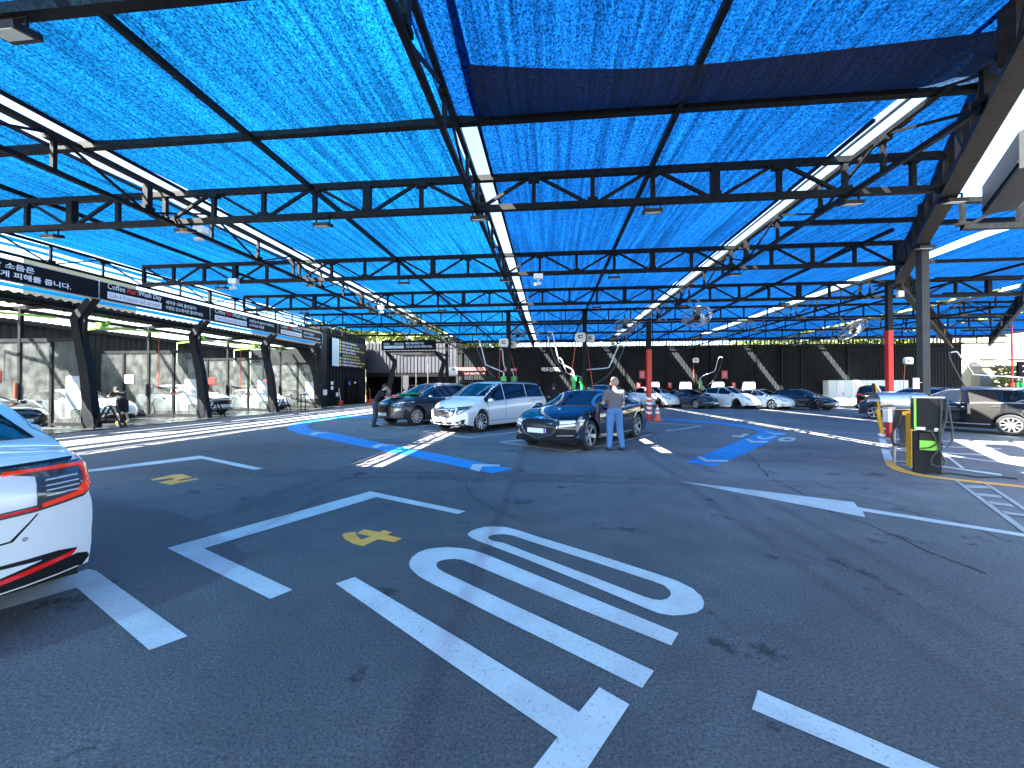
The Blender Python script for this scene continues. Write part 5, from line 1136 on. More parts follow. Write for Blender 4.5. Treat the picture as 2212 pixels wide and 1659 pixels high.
class Car:
    def __init__(c, kind, pnt, label, loc, heading, name='parked_car', cat='car', group='cars at the wash lot'):
        s = c.s = SPEC[kind]; c.kind = kind; c.paint = pnt
        c.t = thing(name, label, cat, (loc[0], loc[1], loc[2] if len(loc) > 2 else 0), heading, group)
        c.body()
    def warp(c, v):
        s = c.s; h = s['L'] / 2; x, y, z = v; W = s['W']; q = abs(y) / W
        if x > 0:
            k = max(0, min(1, (x - (h - .9)) / .9)); x -= k * (.34 * q ** 2.6 + .35 * max(0, z - .62) ** 2 * 1.2 + .5 * max(0, .42 - z) ** 2)
            y *= 1 - .05 * k
        else:
            k = max(0, min(1, (-x - (h - .8)) / .8)); x += k * (.26 * q ** 2.8 + .4 * max(0, .45 - z) ** 2)
            y *= 1 - .05 * k
        b = catmull(s['belt'], v[0])
        if z > b:
            g = min(1, (z - b) / .25) * .16 * (y / .7) ** 2
            x += (-g if v[0] > (s['wtop'] + s['rtop']) / 2 else g) * min(1, abs(v[0] - (s['wtop'] + s['rtop']) / 2) / .8)
        return Vector((x, y, z))
    def body(c):
        s = c.s; h = s['L'] / 2; Ra = s['wr'] + .055; zc = s['wr']
        xs = set(round(-h + s['L'] * i / 72, 4) for i in range(73))
        for xw in (s['xf'], s['xr']):
            for k in range(17): xs.add(round(xw + Ra * math.cos(math.pi * k / 16), 4))
            xs.add(round(xw - Ra - .004, 4)); xs.add(round(xw + Ra + .004, 4))
        for e in (h - .03, h - .012, -h + .03, -h + .012): xs.add(round(e, 4))
        xs = sorted(xs); xs = [x for i, x in enumerate(xs) if i == 0 or x - xs[i - 1] > .0035 or abs(x) > h - .05]
        NS, NG, NR = 9, 5, 6; V = []; rows = []
        for x in xs:
            zb = s['bot'] + .06 * max(0, (abs(x) - h + .5) / .5); zs = catmull(s['belt'], x); zt = max(catmull(s['top'], x), zs + .012)
            zlow = zb
            for xw in (s['xf'], s['xr']):
                if abs(x - xw) <= Ra: zlow = max(zlow, zc + math.sqrt(max(0, Ra * Ra - (x - xw) ** 2)))
            zlow = min(zlow, zs - .05); prof = []
            def wz(z):
                t = (z - s['bot']) / (zs - s['bot'])
                return s['W'] * (.955 + .045 * math.sin(math.pi * min(1, max(0, t * .8 + .08))) - .022 * max(0, t - .78) / .22 - .02 * math.exp(-((t - .45) / .1) ** 2) * .35)
            prof.append((wz(zb) - .12, zb if zlow == zb else zlow)); 
            for j in range(NS):
                z = zlow + (zs - zlow) * j / (NS - 1); prof.append((wz(z) + (.008 if (j == 0 and zlow > zb) else 0), z))
            ysh = prof[-1][0]; D = zt - zs; crown = min(.5 * D, .055 + .02 * D); ze = zt - crown; Hh = ze - zs
            yr = ysh - .02 - s['lean'] * Hh - .03 * min(1, Hh / .2)
            for j in range(1, NG + 1):
                t = j / NG; prof.append((ysh - .02 * min(1, t * 5) + (yr - ysh + .02) * (t ** 1.15), zs + Hh * t))
            for j in range(1, NR + 1):
                t = j / NR; prof.append((yr * (1 - t), ze + crown * (1 - (1 - t) ** 2.2)))
            rows.append(len(prof))
            V.append([c.warp(Vector((x, y, z))) for y, z in prof])
        n = len(V[0]); mb = MB(); idx = []
        for st in V:
            L_ = []; 
            for p in st: mb.v.append(p); L_.append(len(mb.v) - 1)
            Rr = []
            for p in st[:-1]: mb.v.append(Vector((p.x, -p.y, p.z))); Rr.append(len(mb.v) - 1)
            idx.append(L_ + Rr[::-1])
        m = len(idx[0])
        for a, b in zip(idx, idx[1:]):
            for j in range(m - 1): mb.f.append((a[j], a[j + 1], b[j + 1], b[j]))
            
        # end caps
        for e in (0, -1):
            st = idx[e]; topv = st[NS:m - NS]; x = xs[e]; nr = NS - 1
            grid = [None] * (nr + 1); grid[nr] = topv
            zl0 = mb.v[st[1]].z; raw_top = [mb.v[i] for i in topv]; ztop_side = mb.v[st[NS]].z; W0 = abs(mb.v[st[NS]].y)
            for r_ in range(nr):
                zside = mb.v[st[1 + r_]].z; ys = abs(mb.v[st[1 + r_]].y); row = []
                for k, i in enumerate(topv):
                    if k == 0: row.append(st[1 + r_]); continue
                    if k == len(topv) - 1: row.append(st[m - 2 - r_]); continue
                    y = mb.v[i].y / W0 * ys; z = zl0 + (mb.v[i].z - zl0) * (zside - zl0) / (ztop_side - zl0)
                    mb.v.append(c.warp(Vector((x, y / .95, z)))); row.append(len(mb.v) - 1)
                grid[r_] = row
            for r_ in range(nr):
                for k in range(len(topv) - 1): mb.f.append((grid[r_][k], grid[r_][k + 1], grid[r_ + 1][k + 1], grid[r_ + 1][k]))
        c.bvh = BVHTree.FromPolygons([tuple(v) for v in mb.v], mb.f)
        c.o = mb.build('body', M[c.paint], c.t, smooth=True, ang=38)
        ub = MB(); ub.box((0, 0, s['bot'] + .05), (s['L'] - .5, s['W'] * 2 - .24, .1)); ub.box(((s['xf'] + s['xr']) / 2, 0, .45), (s['xf'] - s['xr'] - 2 * Ra - .02, s['W'] * 2 - .14, .5))
        ub.build('underbody', M['underbody'], c.t)
        for xw in (s['xf'], s['xr']):
            for sy in (1, -1):
                a = MB(); k = 14
                for i in range(k + 1):
                    an = math.pi * i / k; px, pz = xw + (Ra + .012) * math.cos(an), zc + (Ra + .012) * math.sin(an)
                    a.v += [Vector((px, sy * (s['W'] - .035), pz)), Vector((px, sy * (s['W'] - .36), pz))]
                    if i: q = 2 * i; a.f.append((q - 2, q - 1, q + 1, q))
                a.v += [Vector((xw + (Ra + .012) * math.cos(math.pi * i / k), sy * (s['W'] - .34), zc + (Ra + .012) * math.sin(math.pi * i / k))) for i in range(k + 1)]
                a.f.append(tuple(range(2 * (k + 1), 3 * (k + 1)))); a.build('wheel_arch', M['underbody'], c.t)
    def patch(c, name, poly, axis, m, off=.006, side=1, step=.07, parent=None, skirt=.012):
        """a panel cut to an outline and laid onto the body surface"""
        pts = []
        for i in range(len(poly)):
            a = Vector(poly[i]); b = Vector(poly[(i + 1) % len(poly)]); k = max(1, int((b - a).length / step))
            for j in range(k): pts.append(a + (b - a) * j / k)
        nb = len(pts); x0 = min(p.x for p in pts); x1 = max(p.x for p in pts); y0 = min(p.y for p in pts); y1 = max(p.y for p in pts)
        ii = int((x1 - x0) / step) + 1; jj = int((y1 - y0) / step) + 1; inner = []
        def inside(p):
            r_ = False; q = pts[-1]
            for w_ in pts:
                if (w_.y > p.y) != (q.y > p.y) and p.x < (q.x - w_.x) * (p.y - w_.y) / (q.y - w_.y) + w_.x: r_ = not r_
                q = w_
            return r_
        for i in range(1, ii):
            for j in range(1, jj):
                p = Vector((x0 + (x1 - x0) * i / ii, y0 + (y1 - y0) * j / jj))
                if inside(p) and min((p - q).length for q in pts) > step * .35: inner.append(p)
        vs, es, fs, *_ = delaunay_2d_cdt(pts + inner, [], [list(range(nb))], 1, 1e-6)
        d = {'y': Vector((0, -side, 0)), 'x': Vector((-side, 0, 0)), 'z': Vector((0, 0, -1))}[axis]; out = []; h = 4
        for p in vs:
            o = {'y': Vector((p.x, side * h, p.y)), 'x': Vector((side * h, p.x, p.y)), 'z': Vector((p.x, p.y, h))}[axis]
            hit, nrm, _, _ = c.bvh.ray_cast(o, d)
            if hit is None: out.append(None)
            else:
                if nrm.dot(d) > 0: nrm = -nrm
                out.append((hit + nrm * off, hit - nrm * skirt))
        mb = MB(); mp = {}
        for i, q in enumerate(out):
            if q: mp[i] = len(mb.v); mb.v.append(q[0])
        cnt = {}
        for f in fs:
            if all(i in mp for i in f):
                mb.f.append(tuple(mp[i] for i in f))
                for a, b in zip(f, list(f[1:]) + [f[0]]): cnt[(a, b)] = cnt.get((a, b), 0) + 1
        low = {}
        for (a, b) in list(cnt):
            if (b, a) not in cnt:
                for i in (a, b):
                    if i not in low: low[i] = len(mb.v); mb.v.append(out[i][1])
                mb.f.append((mp[b], mp[a], low[a], low[b]))
        if not mb.f: return None
        return mb.build(name, m, parent or c.t, smooth=True, ang=50)
    def side_windows(c, sides=(1, -1), chrome=None, pillar=.045, skip=()):
        s = c.s; x0, x1 = s['win']
        def bot(x): return catmull(s['belt'], x) + .03
        def top(x): zt = catmull(s['top'], x); return bot(x) + max(0, (zt - .105 - bot(x)))
        cuts = [x1] + s['bp'] + ([s['rp']] if s['rp'] not in s['bp'] and c.kind not in ('suv', 'van') else []) + [x0]; cuts = sorted(set(cuts))
        for sd in sides:
            for k, (a, b) in enumerate(zip(cuts, cuts[1:])):
                if (sd, k) in skip: continue
                a2 = a + (pillar / 2 if a != cuts[0] else 0); b2 = b - (pillar / 2 if b != cuts[-1] else 0); n = max(3, int((b2 - a2) / .12))
                X = [a2 + (b2 - a2) * i / n for i in range(n + 1)]
                lo = [(x, bot(x)) for x in X]; hi = [(x, max(top(x), bot(x) + .004)) for x in X]
                c.patch('side_window', lo + [q for q in hi[::-1]], 'y', M['glass_dark'], .005, sd)
            if chrome:
                X = [x0 + (x1 - x0) * i / 20 for i in range(21)]
                c.patch('window_trim', [(x, bot(x) - .005) for x in X] + [(x, bot(x) - .03) for x in X[::-1]], 'y', M[chrome], .008, sd)
                c.patch('window_trim', [(x, max(top(x), bot(x)) + .004) for x in X] + [(x, max(top(x), bot(x)) + .026) for x in X[::-1]], 'y', M[chrome], .008, sd)
    def screens(c, roof=False):
        s = c.s; zc_, zt = catmull(s['top'], s['cowl']), catmull(s['top'], s['wtop'])
        W = s['W']; c.patch('windshield', [(-W * .80, zc_ - .0), (W * .80, zc_ - .0), (W * .70, (zc_ + zt) / 2 + .03), (W * .60, zt - .045), (0, zt - .02), (-W * .60, zt - .045), (-W * .70, (zc_ + zt) / 2 + .03)], 'x', M['glass_dark'], .006, 1)
        za, zb = catmull(s['top'], s['rcowl']), catmull(s['top'], s['rtop'])
        c.patch('rear_window', [(-W * .76, za + .0), (W * .76, za + .0), (W * .60, zb - .06), (-W * .60, zb - .06)], 'x', M['glass_dark'], .006, -1)
        if roof: c.patch('glass_roof', [(s['rtop'] + .05, -.5), (s['wtop'] - .12, -.5), (s['wtop'] - .12, .5), (s['rtop'] + .05, .5)], 'z', M['glass_dark'], .005)
    def doors(c, handles=True, hm=None, xs=None):
        s = c.s; xs = xs or [s['win'][1] - .12, s['bp'][-1] if c.kind not in ('suv', 'van') else s['bp'][0], s['rp'] + .05]
        for sd in (1, -1):
            for k, x in enumerate(xs):
                zt = catmull(s['belt'], x); c.patch('door_gap', [(x, .36), (x + .012, .36), (x + .012, zt), (x, zt)], 'y', M['trim'], .003, sd, .1, skirt=.002)
            c.patch('door_gap', [(xs[-1], .36), (xs[0], .36), (xs[0], .372), (xs[-1], .372)], 'y', M['trim'], .003, sd, .15, skirt=.002)
            if handles:
                for x in (xs[1] + .08, xs[2] + .16 if len(xs) > 2 else xs[1] - .3):
                    z = catmull(s['belt'], x) - .13
                    hit = c.bvh.ray_cast(Vector((x + .1, sd * 4, z)), Vector((0, -sd, 0)))[0]
                    if hit: mb = MB(); mb.box((x + .1, hit.y + sd * .018, z), (.21, .03, .032)); mb.build('door_handle', M[hm or c.paint], c.t)
    def mirrors(c, m=None):
        s = c.s; x = s['cowl'] - .32; z = catmull(s['belt'], x) + .07
        for sd in (1, -1):
            mb = MB(); mb.ell((x, sd * (s['W'] + .11), z), (.09, .12, .075), 12, 8); o = mb.build('mirror', M[m or c.paint], c.t, smooth=True, ang=60)
            mb = MB(); mb.box((x + .02, sd * (s['W'] + .0), z - .05), (.06, .12, .03)); mb.build('mirror_stalk', M['trim'], o)
    def wheels(c, spokes=10, rimm='alu', double=False, wide=.05):
        s = c.s; r = s['wr']; rr = r * .70
        key = ('wheel', r, spokes, rimm, wide)
        if key not in _barcache:
            mb = MB(); mb.lathe([(rr, -.10), (rr + .02, -.11), (r - .03, -.11), (r - .005, -.09), (r, -.05), (r, .05), (r - .005, .09), (r - .03, .11), (rr + .02, .11), (rr, .10), (rr, -.10)], axis='y', n=36); ty = mb.mesh('wheel'); ty.materials.append(M['rubber'])
            mb = MB(); mb.lathe([(rr, .10), (rr - .012, .105), (rr - .025, .09), (rr - .03, -.05), (.0, -.05)], axis='y', n=32)
            ba = mb.mesh('rim'); ba.materials.append(M['trim'])
            mb = MB(); mb.lathe([(rr + .003, .101), (rr + .003, .112), (rr - .02, .112), (rr - .022, .09)], axis='y', n=32); mb.lathe([(.0, .085), (.035, .085), (.05, .07), (.06, .02)], axis='y', n=16)
            for k in range(spokes):
                a = 2 * math.pi * k / spokes; u = Vector((math.cos(a), 0, math.sin(a))); v = Vector((-math.sin(a), 0, math.cos(a)))
                p0, p1 = u * .04, u * (rr - .01); w0, w1 = wide * .62, wide
                vs = []
                for p_, w_, yy in ((p0, w0, .075), (p1, w1, .095)):
                    for sgn in (-1, 1):
                        for dy in (-.03, 0): vs.append(p_ + v * sgn * w_ / 2 + Vector((0, yy + dy, 0)))
                mb.add(vs, [(0, 1, 3, 2), (4, 6, 7, 5), (0, 4, 5, 1), (2, 3, 7, 6), (1, 5, 7, 3), (0, 2, 6, 4)])
            sp = mb.mesh('spokes'); sp.materials.append(M[rimm])
            for me in (ty, ba, sp): me.polygons.foreach_set('use_smooth', [True] * len(me.polygons)); me.set_sharp_from_angle(angle=R(35))
            _barcache[key] = (ty, ba, sp)
        ty, ba, sp = _barcache[key]
        for xw in (s['xf'], s['xr']):
            for sd in (1, -1):
                o = bpy.data.objects.new('wheel', ty); C.objects.link(o); o.parent = c.t; o.location = (xw, sd * (s['W'] - .135), r); o.rotation_euler = (0, rnd.random() * 3 * sd, 0 if sd > 0 else math.pi)
                b = bpy.data.objects.new('rim', ba); C.objects.link(b); b.parent = o; q = bpy.data.objects.new('spokes', sp); C.objects.link(q); q.parent = o
    def plate(c, z, side=1, w=.52, h=.11, txt='', band=False, m='plate'):
        hit = c.bvh.ray_cast(Vector((side * 4, 0, z)), Vector((-side, 0, 0)))[0]; x = hit.x + side * .02
        mb = MB(); mb.box((x, 0, z), (.02, w, h)); p = mb.build('number_plate', M[m], c.t)
        if band: mb = MB(); mb.box((x + side * .011, side * (w / 2 - .03), z), (.004, .05, h)); mb.build('blue_band', M['bluebar'], p)
    def both(c, name, poly, axis, m, **k):
        for sg in (1, -1): c.patch(name, [(sg * p[0], p[1]) for p in poly], axis, m, **k)
    def side(c, name, poly, m, **k):
        for sg in (1, -1): c.patch(name, poly, 'y', m, side=sg, **k)
AN = R(-123.8)
def at(front_x, front_y, kind, ang):   # position of the car centre from the point under the middle of its nose
    h = SPEC[kind]['L'] / 2; return (front_x - h * math.cos(ang), front_y - h * math.sin(ang))

# --- white minivan
cc = at(-3.63, 12.95, 'van', AN)
c = Car('van', 'p_white', 'white minivan with a chrome barred grille between the grey suv and the black sedan', cc, AN, cat='minivan')
c.side_windows(chrome='alu'); c.screens(); c.doors(hm='alu'); c.mirrors(); c.wheels(10, 'alu', wide=.055)
c.patch('grille', [(-.5, .80), (.5, .80), (.56, .74), (.50, .60), (.40, .52), (-.40, .52), (-.50, .60), (-.56, .74)], 'x', M['net_grille'], .008)
for k in range(5): z = .565 + k * .05; c.patch('grille_bar', [(-.48, z), (.48, z), (.48, z + .018), (-.48, z + .018)], 'x', M['chrome'], .02, step=.12)
for k in range(7): y = -.39 + k * .13; c.patch('grille_bar', [(y, .53), (y + .012, .53), (y + .012, .79), (y, .79)], 'x', M['chrome'], .017, step=.12)
c.patch('grille_frame', [(-.53, .815), (.53, .815), (.53, .80), (-.53, .80)], 'x', M['chrome'], .022)
c.both('headlight', [(.58, .60), (.74, .64), (.90, .80), (.92, .87), (.78, .84), (.60, .77)], 'x', M['lamp_dark'], off=.01)
c.both('lamp_reflector', [(.62, .63), (.74, .67), (.84, .78), (.66, .74)], 'x', M['lamp_clear'], off=.016)
c.side('headlight', [(2.0, .90), (2.35, .86), (2.42, .70), (2.3, .74)], M['lamp_dark'], off=.01)
c.patch('lower_intake', [(-.42, .24), (.42, .24), (.48, .36), (-.48, .36)], 'x', M['trim'], .007)
c.both('fog_lamp_housing', [(.52, .26), (.82, .30), (.86, .46), (.80, .46), (.56, .36)], 'x', M['trim'], off=.008)
for y in (.72, -.72):
    h_ = c.bvh.ray_cast(Vector((4, y, .36)), Vector((-1, 0, 0)))[0]
    if h_: mb = MB(); mb.cyl((h_.x - .02, y, .36), (h_.x + .03, y, .36), .05, 14); mb.build('fog_lamp', M['lamp_clear'], c.t, smooth=True)
c.patch('badge', [(-.06, .83), (.06, .83), (.06, .865), (-.06, .865)], 'x', M['chrome'], .012)
c.plate(.46, 1); c.patch('hood_seam', [(-.78, .84), (-.6, .825), (.6, .825), (.78, .84), (.78, .85), (.6, .837), (-.6, .837), (-.78, .85)], 'x', M['trim'], .002, skirt=.001)
c.side('sliding_rail', [(-2.1, 1.045), (-1.1, 1.03), (-1.1, 1.045), (-2.1, 1.06)], M['trim'], off=.004)
c.side('roof_rack', [(-1.9, 1.70), (.1, 1.71), (.1, 1.73), (-1.9, 1.72)], M['trim'], off=.02)
c.patch('sunroof', [(-.3, -.42), (.45, -.42), (.45, .42), (-.3, .42)], 'z', M['glass_dark'], .006)
# --- black sedan
an = math.atan2(9.63 - 12.07, .97 - 2.58)
fw = Vector((.97, 9.63)); ux = Vector((math.cos(an), math.sin(an))); lf = Vector((-ux.y, ux.x))
cc = fw - lf * .88 - ux * 1.52; cc = fw - ux * 1.52 + Vector((ux.y, -ux.x)) * .9
c = Car('sedan', 'p_black', 'glossy black sedan with a crest shaped mesh grille and lit split headlamps', cc, an)
c.side_windows(chrome='alu'); c.screens(); c.doors(); c.mirrors(); c.wheels(5, 'alu', wide=.11)
c.patch('grille', [(-.52, .74), (-.30, .775), (.30, .775), (.52, .74), (.50, .56), (.38, .42), (0, .30), (-.38, .42), (-.50, .56)], 'x', M['net_grille'], .008)
gp = [(-.52, .74), (-.30, .775), (.30, .775), (.52, .74), (.50, .56), (.38, .42), (0, .30), (-.38, .42), (-.50, .56)]
def in_poly(p, P):
    r_ = False; q = P[-1]
    for w_ in P:
        if (w_[1] > p[1]) != (q[1] > p[1]) and p[0] < (q[0] - w_[0]) * (p[1] - w_[1]) / (q[1] - w_[1]) + w_[0]: r_ = not r_
        q = w_
    return r_
mb = MB()
for sgn in (1, -1):
    for k in range(-12, 13):
        run = []
        for i in range(60):
            y = -.52 + 1.04 * i / 59; z = .54 + sgn * .62 * (y - k * .1)
            if in_poly((y, z), gp):
                h_ = c.bvh.ray_cast(Vector((4, y, z)), Vector((-1, 0, 0)))[0]
                if h_: run.append(h_ + Vector((.014, 0, 0)))
            elif len(run) > 1: mb.tube(run[::3] + [run[-1]], .004, 3); run = []
        if len(run) > 1: mb.tube(run[::3] + [run[-1]], .004, 3)
mb.build('grille_mesh', M['dark_chrome'], c.t)
mb = MB(); loop = []
for i in range(len(gp)):
    a, b = gp[i], gp[(i + 1) % len(gp)]
    for k in range(4):
        y, z = a[0] + (b[0] - a[0]) * k / 4, a[1] + (b[1] - a[1]) * k / 4; h_ = c.bvh.ray_cast(Vector((4, y, z)), Vector((-1, 0, 0)))[0]
        if h_: loop.append(h_ + Vector((.01, 0, 0)))
mb.tube(loop + [loop[0]], .01, 5); mb.build('grille_frame', M['chrome'], c.t, smooth=True)
c.both('headlight', [(.54, .70), (.82, .73), (.90, .75), (.90, .705), (.82, .685), (.55, .655)], 'x', M['head_lit'], off=.012)
c.both('headlight', [(.54, .635), (.82, .665), (.90, .68), (.90, .635), (.82, .615), (.55, .59)], 'x', M['head_lit'], off=.012)
c.side('headlight', [(1.95, .755), (2.35, .735), (2.35, .70), (1.95, .725)], M['lamp_clear'], off=.008)
c.side('fender_vent', [(.86, .70), (1.08, .70), (1.08, .715), (.86, .715)], M['chrome'], off=.008); c.side('fender_vent', [(.84, .64), (1.06, .64), (1.06, .655), (.84, .655)], M['chrome'], off=.008)
c.patch('lower_intake', [(-.8, .235), (.8, .235), (.78, .33), (.5, .36), (0, .285), (-.5, .36), (-.78, .33)], 'x', M['trim'], .006)
c.patch('chin_trim', [(-.8, .232), (.8, .232), (.8, .245), (-.8, .245)], 'x', M['alu'], .012)
c.both('bumper_trim', [(.5, .385), (.82, .40), (.82, .418), (.5, .403)], 'x', M['chrome'], off=.01)
c.patch('badge', [(-.15, .785), (0, .775), (.15, .785), (.15, .80), (.05, .815), (-.05, .815), (-.15, .80)], 'x', M['chrome'], .014)
c.plate(.50, 1, band=True); c.side('sill_trim', [(-1.05, .27), (1.1, .27), (1.1, .29), (-1.05, .29)], M['alu'], off=.006)
c.both('taillight', [(.5, .80), (.9, .82), (.9, .86), (.5, .84)], 'x', M['tail_red'], side=-1)
# --- dark grey suv
cc = at(-7.1, 18.05, 'suv', AN + R(2)); cc = (Vector((-5.26, 15.21)) - Vector((math.cos(AN), math.sin(AN))) * 1.44 + Vector((math.sin(AN), -math.cos(AN))) * .92)
c = Car('suv', 'p_grey', 'dark grey suv with green towels on its hood, left of the white minivan', cc, AN, cat='suv')
c.side_windows(chrome='alu'); c.screens(); c.doors(hm='alu'); c.mirrors('chrome'); c.wheels(10, 'alu', wide=.06)
c.patch('grille', [(-.62, .84), (.62, .84), (.55, .55), (.40, .40), (-.40, .40), (-.55, .55)], 'x', M['net_grille'], .01)
c.patch('chrome_strip', [(-.9, .90), (.9, .90), (.9, .925), (.62, .90), (.6, .865), (-.6, .865), (-.62, .90), (-.9, .925)], 'x', M['chrome'], .014)
c.both('headlight', [(.62, .885), (.92, .93), (.92, .965), (.62, .925)], 'x', M['lamp_clear'], off=.012)
c.both('lower_lamp', [(.58, .55), (.80, .60), (.84, .76), (.64, .72)], 'x', M['lamp_dark'], off=.012); c.both('lamp_reflector', [(.62, .58), (.74, .61), (.78, .71), (.66, .68)], 'x', M['lamp_clear'], off=.018)
c.patch('skid_plate', [(-.6, .28), (.6, .28), (.7, .38), (-.7, .38)], 'x', M['alu'], .012); c.side('arch_cladding', [(-.86, .30), (.98, .30), (.98, .40), (-.86, .40)], M['trim'], off=.012)
c.plate(.47, 1); c.side('roof_rack', [(-1.9, 1.63), (.0, 1.66), (.0, 1.69), (-1.9, 1.66)], M['alu'], off=.03)
suvmat = c
for (x, y, r_, lb) in ((1.05, .30, .2, 'crumpled green towel on the hood of the grey suv, near side'), (1.1, -.32, .2, 'crumpled green towel on the hood of the grey suv, far side')):
    h_ = c.bvh.ray_cast(Vector((x + .12, y, 4)), Vector((0, 0, -1)))[0]; w_ = rootmat(c.t) @ h_
    t = thing('towel', lb, 'towel', w_, AN, 'green towels'); mb = MB(); rr = random.Random(int(y * 100))
    for k in range(14): mb.ell((rr.uniform(-.08, .08), rr.uniform(-.26, .26), .025), (.07, .1, rr.uniform(.02, .05)), 8, 5)
    mb.build('cloth', M['green_towel'], t, smooth=True)
t = thing('towel', 'dark grey towel spread on the front of the suv hood by the leaning man', 'towel', rootmat(c.t) @ Vector((1.9, .1, 1.13)), AN); mb = MB(); rr = random.Random(4)
for k in range(12): mb.ell((rr.uniform(-.2, .2), rr.uniform(-.3, .3), .0), (.13, .15, .03), 8, 5)
mb.build('cloth', M['towel'], t, smooth=True)
# --- electric cars
def ecar(kind, pnt, label, fx, fy, ang, spokes=5, rim='alu'):
    cc = at(fx, fy, kind, ang); c = Car(kind, pnt, label, cc, ang, cat='electric car')
    c.side_windows(chrome=None); c.screens(roof=True); c.doors(); c.mirrors(); c.wheels(spokes, rim, wide=.09)
    zz = .09 if kind == 'cross' else 0
    c.both('headlight', [(.52, .60 + zz), (.80, .70 + zz), (.90, .80 + zz), (.90, .74 + zz), (.74, .62 + zz), (.55, .56 + zz)], 'x', M['lamp_dark'], off=.012)
    c.both('lamp_reflector', [(.62, .63 + zz), (.78, .70 + zz), (.84, .76 + zz), (.74, .66 + zz)], 'x', M['lamp_clear'], off=.016)
    c.patch('lower_intake', [(-.5, .24), (.5, .24), (.56, .30), (-.56, .30)], 'x', M['trim'], .008)
    c.both('side_intake', [(.70, .36), (.88, .36), (.88, .44), (.82, .40), (.70, .385)], 'x', M['trim'], off=.006)
    c.plate(.42, 1, h=.12); c.patch('badge', [(-.03, .60 + zz), (.03, .60 + zz), (.0, .53 + zz)], 'x', M['chrome'], .01)
    return c
def nose(px, py): return G(px, py)
EA = R(-58)
ecar('cross', 'p_pearl', 'white electric crossover just right of the red pole', *nose(1464, 881.5)[:2], EA, 5, 'trim')
ecar('coupe4', 'p_navy', 'dark grey blue electric sedan between two white electric cars', *nose(1546, 884)[:2], EA, 5, 'alu')
ecar('cross', 'p_pearl', 'white electric crossover with black wheels in the middle of the row', *nose(1638, 884.5)[:2], EA, 5, 'trim')
ecar('coupe4', 'p_pearl', 'low white electric sedan between the crossover and the black car', *nose(1715, 885.5)[:2], EA, 5, 'alu')
ecar('coupe4', 'p_black', 'black electric sedan at the right end of the row', *nose(1808, 888)[:2], EA, 5, 'trim')
ecar('cross', 'p_pearl', 'white electric car half hidden behind the grey shirted man', *nose(1372, 880)[:2], EA, 5, 'trim')
# --- cars in the wash bays
def baycar(kind, pnt, label, x, y, ang=0, **k):
    h = SPEC[kind]['L'] / 2; c = Car(kind, pnt, label, (x - h, y), ang, cat=k.get('cat', 'car'), group='cars in the wash bays')
    c.side_windows(); c.screens(); c.doors(); c.mirrors(); c.wheels(10, 'alu', wide=.05); c.plate(.45, 1); return c
c = baycar('sedan', 'p_white', 'white sedan in the wash bay beside the man in shorts', -18.55, 15.5)
c.both('headlight', [(.55, .66), (.86, .74), (.88, .66), (.6, .60)], 'x', M['lamp_clear'], off=.01); c.patch('lower_intake', [(-.6, .26), (.6, .26), (.5, .36), (-.5, .36)], 'x', M['trim'], .008)
c = baycar('suv', 'p_white', 'white suv in the wash bay with a wide black grille', -18.2, 20.5, cat='suv')
c.patch('grille', [(-.66, .82), (.66, .82), (.6, .58), (-.6, .58)], 'x', M['net_grille'], .01); c.patch('grille', [(-.7, .93), (.7, .93), (.68, .865), (-.68, .865)], 'x', M['net_grille'], .01)
c.both('headlight', [(.66, .88), (.90, .93), (.90, .84), (.68, .82)], 'x', M['lamp_clear'], off=.01); c.patch('lower_intake', [(-.7, .3), (.7, .3), (.6, .4), (-.6, .4)], 'x', M['trim'], .01)
c = baycar('coupe4', 'p_white', 'foam covered white sedan in the farthest wash bay', -18.0, 25.4)
c.patch('lower_intake', [(-.6, .26), (.6, .26), (.5, .36), (-.5, .36)], 'x', M['trim'], .008)
c = baycar('sedan', 'p_black', 'black sedan nose showing at the left edge in the first wash bay', -16.75, 11.0)
# --- red hatchback at the mat stand, black suvs at right
c = Car('suv', 'p_red', 'dark red suv behind the grey suv at the mat washing stand', (-7.9, 24.3), R(172), cat='suv'); c.side_windows(); c.screens(); c.mirrors(); c.wheels()
c = Car('suv', 'p_black', 'dark suv seen behind the black sedan, left of the middle post', (3.2, 24.0), R(-75), cat='suv'); c.side_windows(); c.screens(); c.mirrors(); c.wheels(); c.plate(.5, -1)
c.both('taillight', [(.6, .95), (.93, 1.0), (.93, 1.12), (.62, 1.08)], 'x', M['tail_red'], side=-1)
a1 = math.atan2(15.82 - 13.56, 12.91 - 14.18); ux = Vector((math.cos(a1), math.sin(a1))); lf = Vector((-ux.y, ux.x))
cc = Vector((14.35, 13.75)) + ux * 1.2 - lf * .81
c = Car('suv', 'p_silverblack', 'dark brown black suv with its rear side door open at the right edge', cc, a1, cat='suv')
c.side_windows(chrome='alu'); c.screens(); c.doors(hm='chrome'); c.mirrors('chrome'); c.wheels(10, 'alu', wide=.06)
c.side('roof_rack', [(-1.9, 1.63), (.0, 1.66), (.0, 1.69), (-1.9, 1.66)], M['alu'], off=.03); c.side('sill_trim', [(-.86, .34), (1.0, .34), (1.0, .38), (-.86, .38)], M['alu'], off=.012)
c.both('headlight', [(.62, .86), (.92, .93), (.92, 1.0), (.62, .95)], 'x', M['lamp_clear'], off=.012)
c.side('open_doorway', [(-1.0, .42), (-.14, .42), (-.14, 1.57), (-1.0, 1.57)], M['underbody'], off=.009) if 0 else c.patch('open_doorway', [(-1.05, .42), (-.14, .42), (-.14, 1.56), (-.9, 1.56), (-1.12, 1.12)], 'y', M['underbody'], .009, 1)
c.t.scale = (.9, .9, .9)
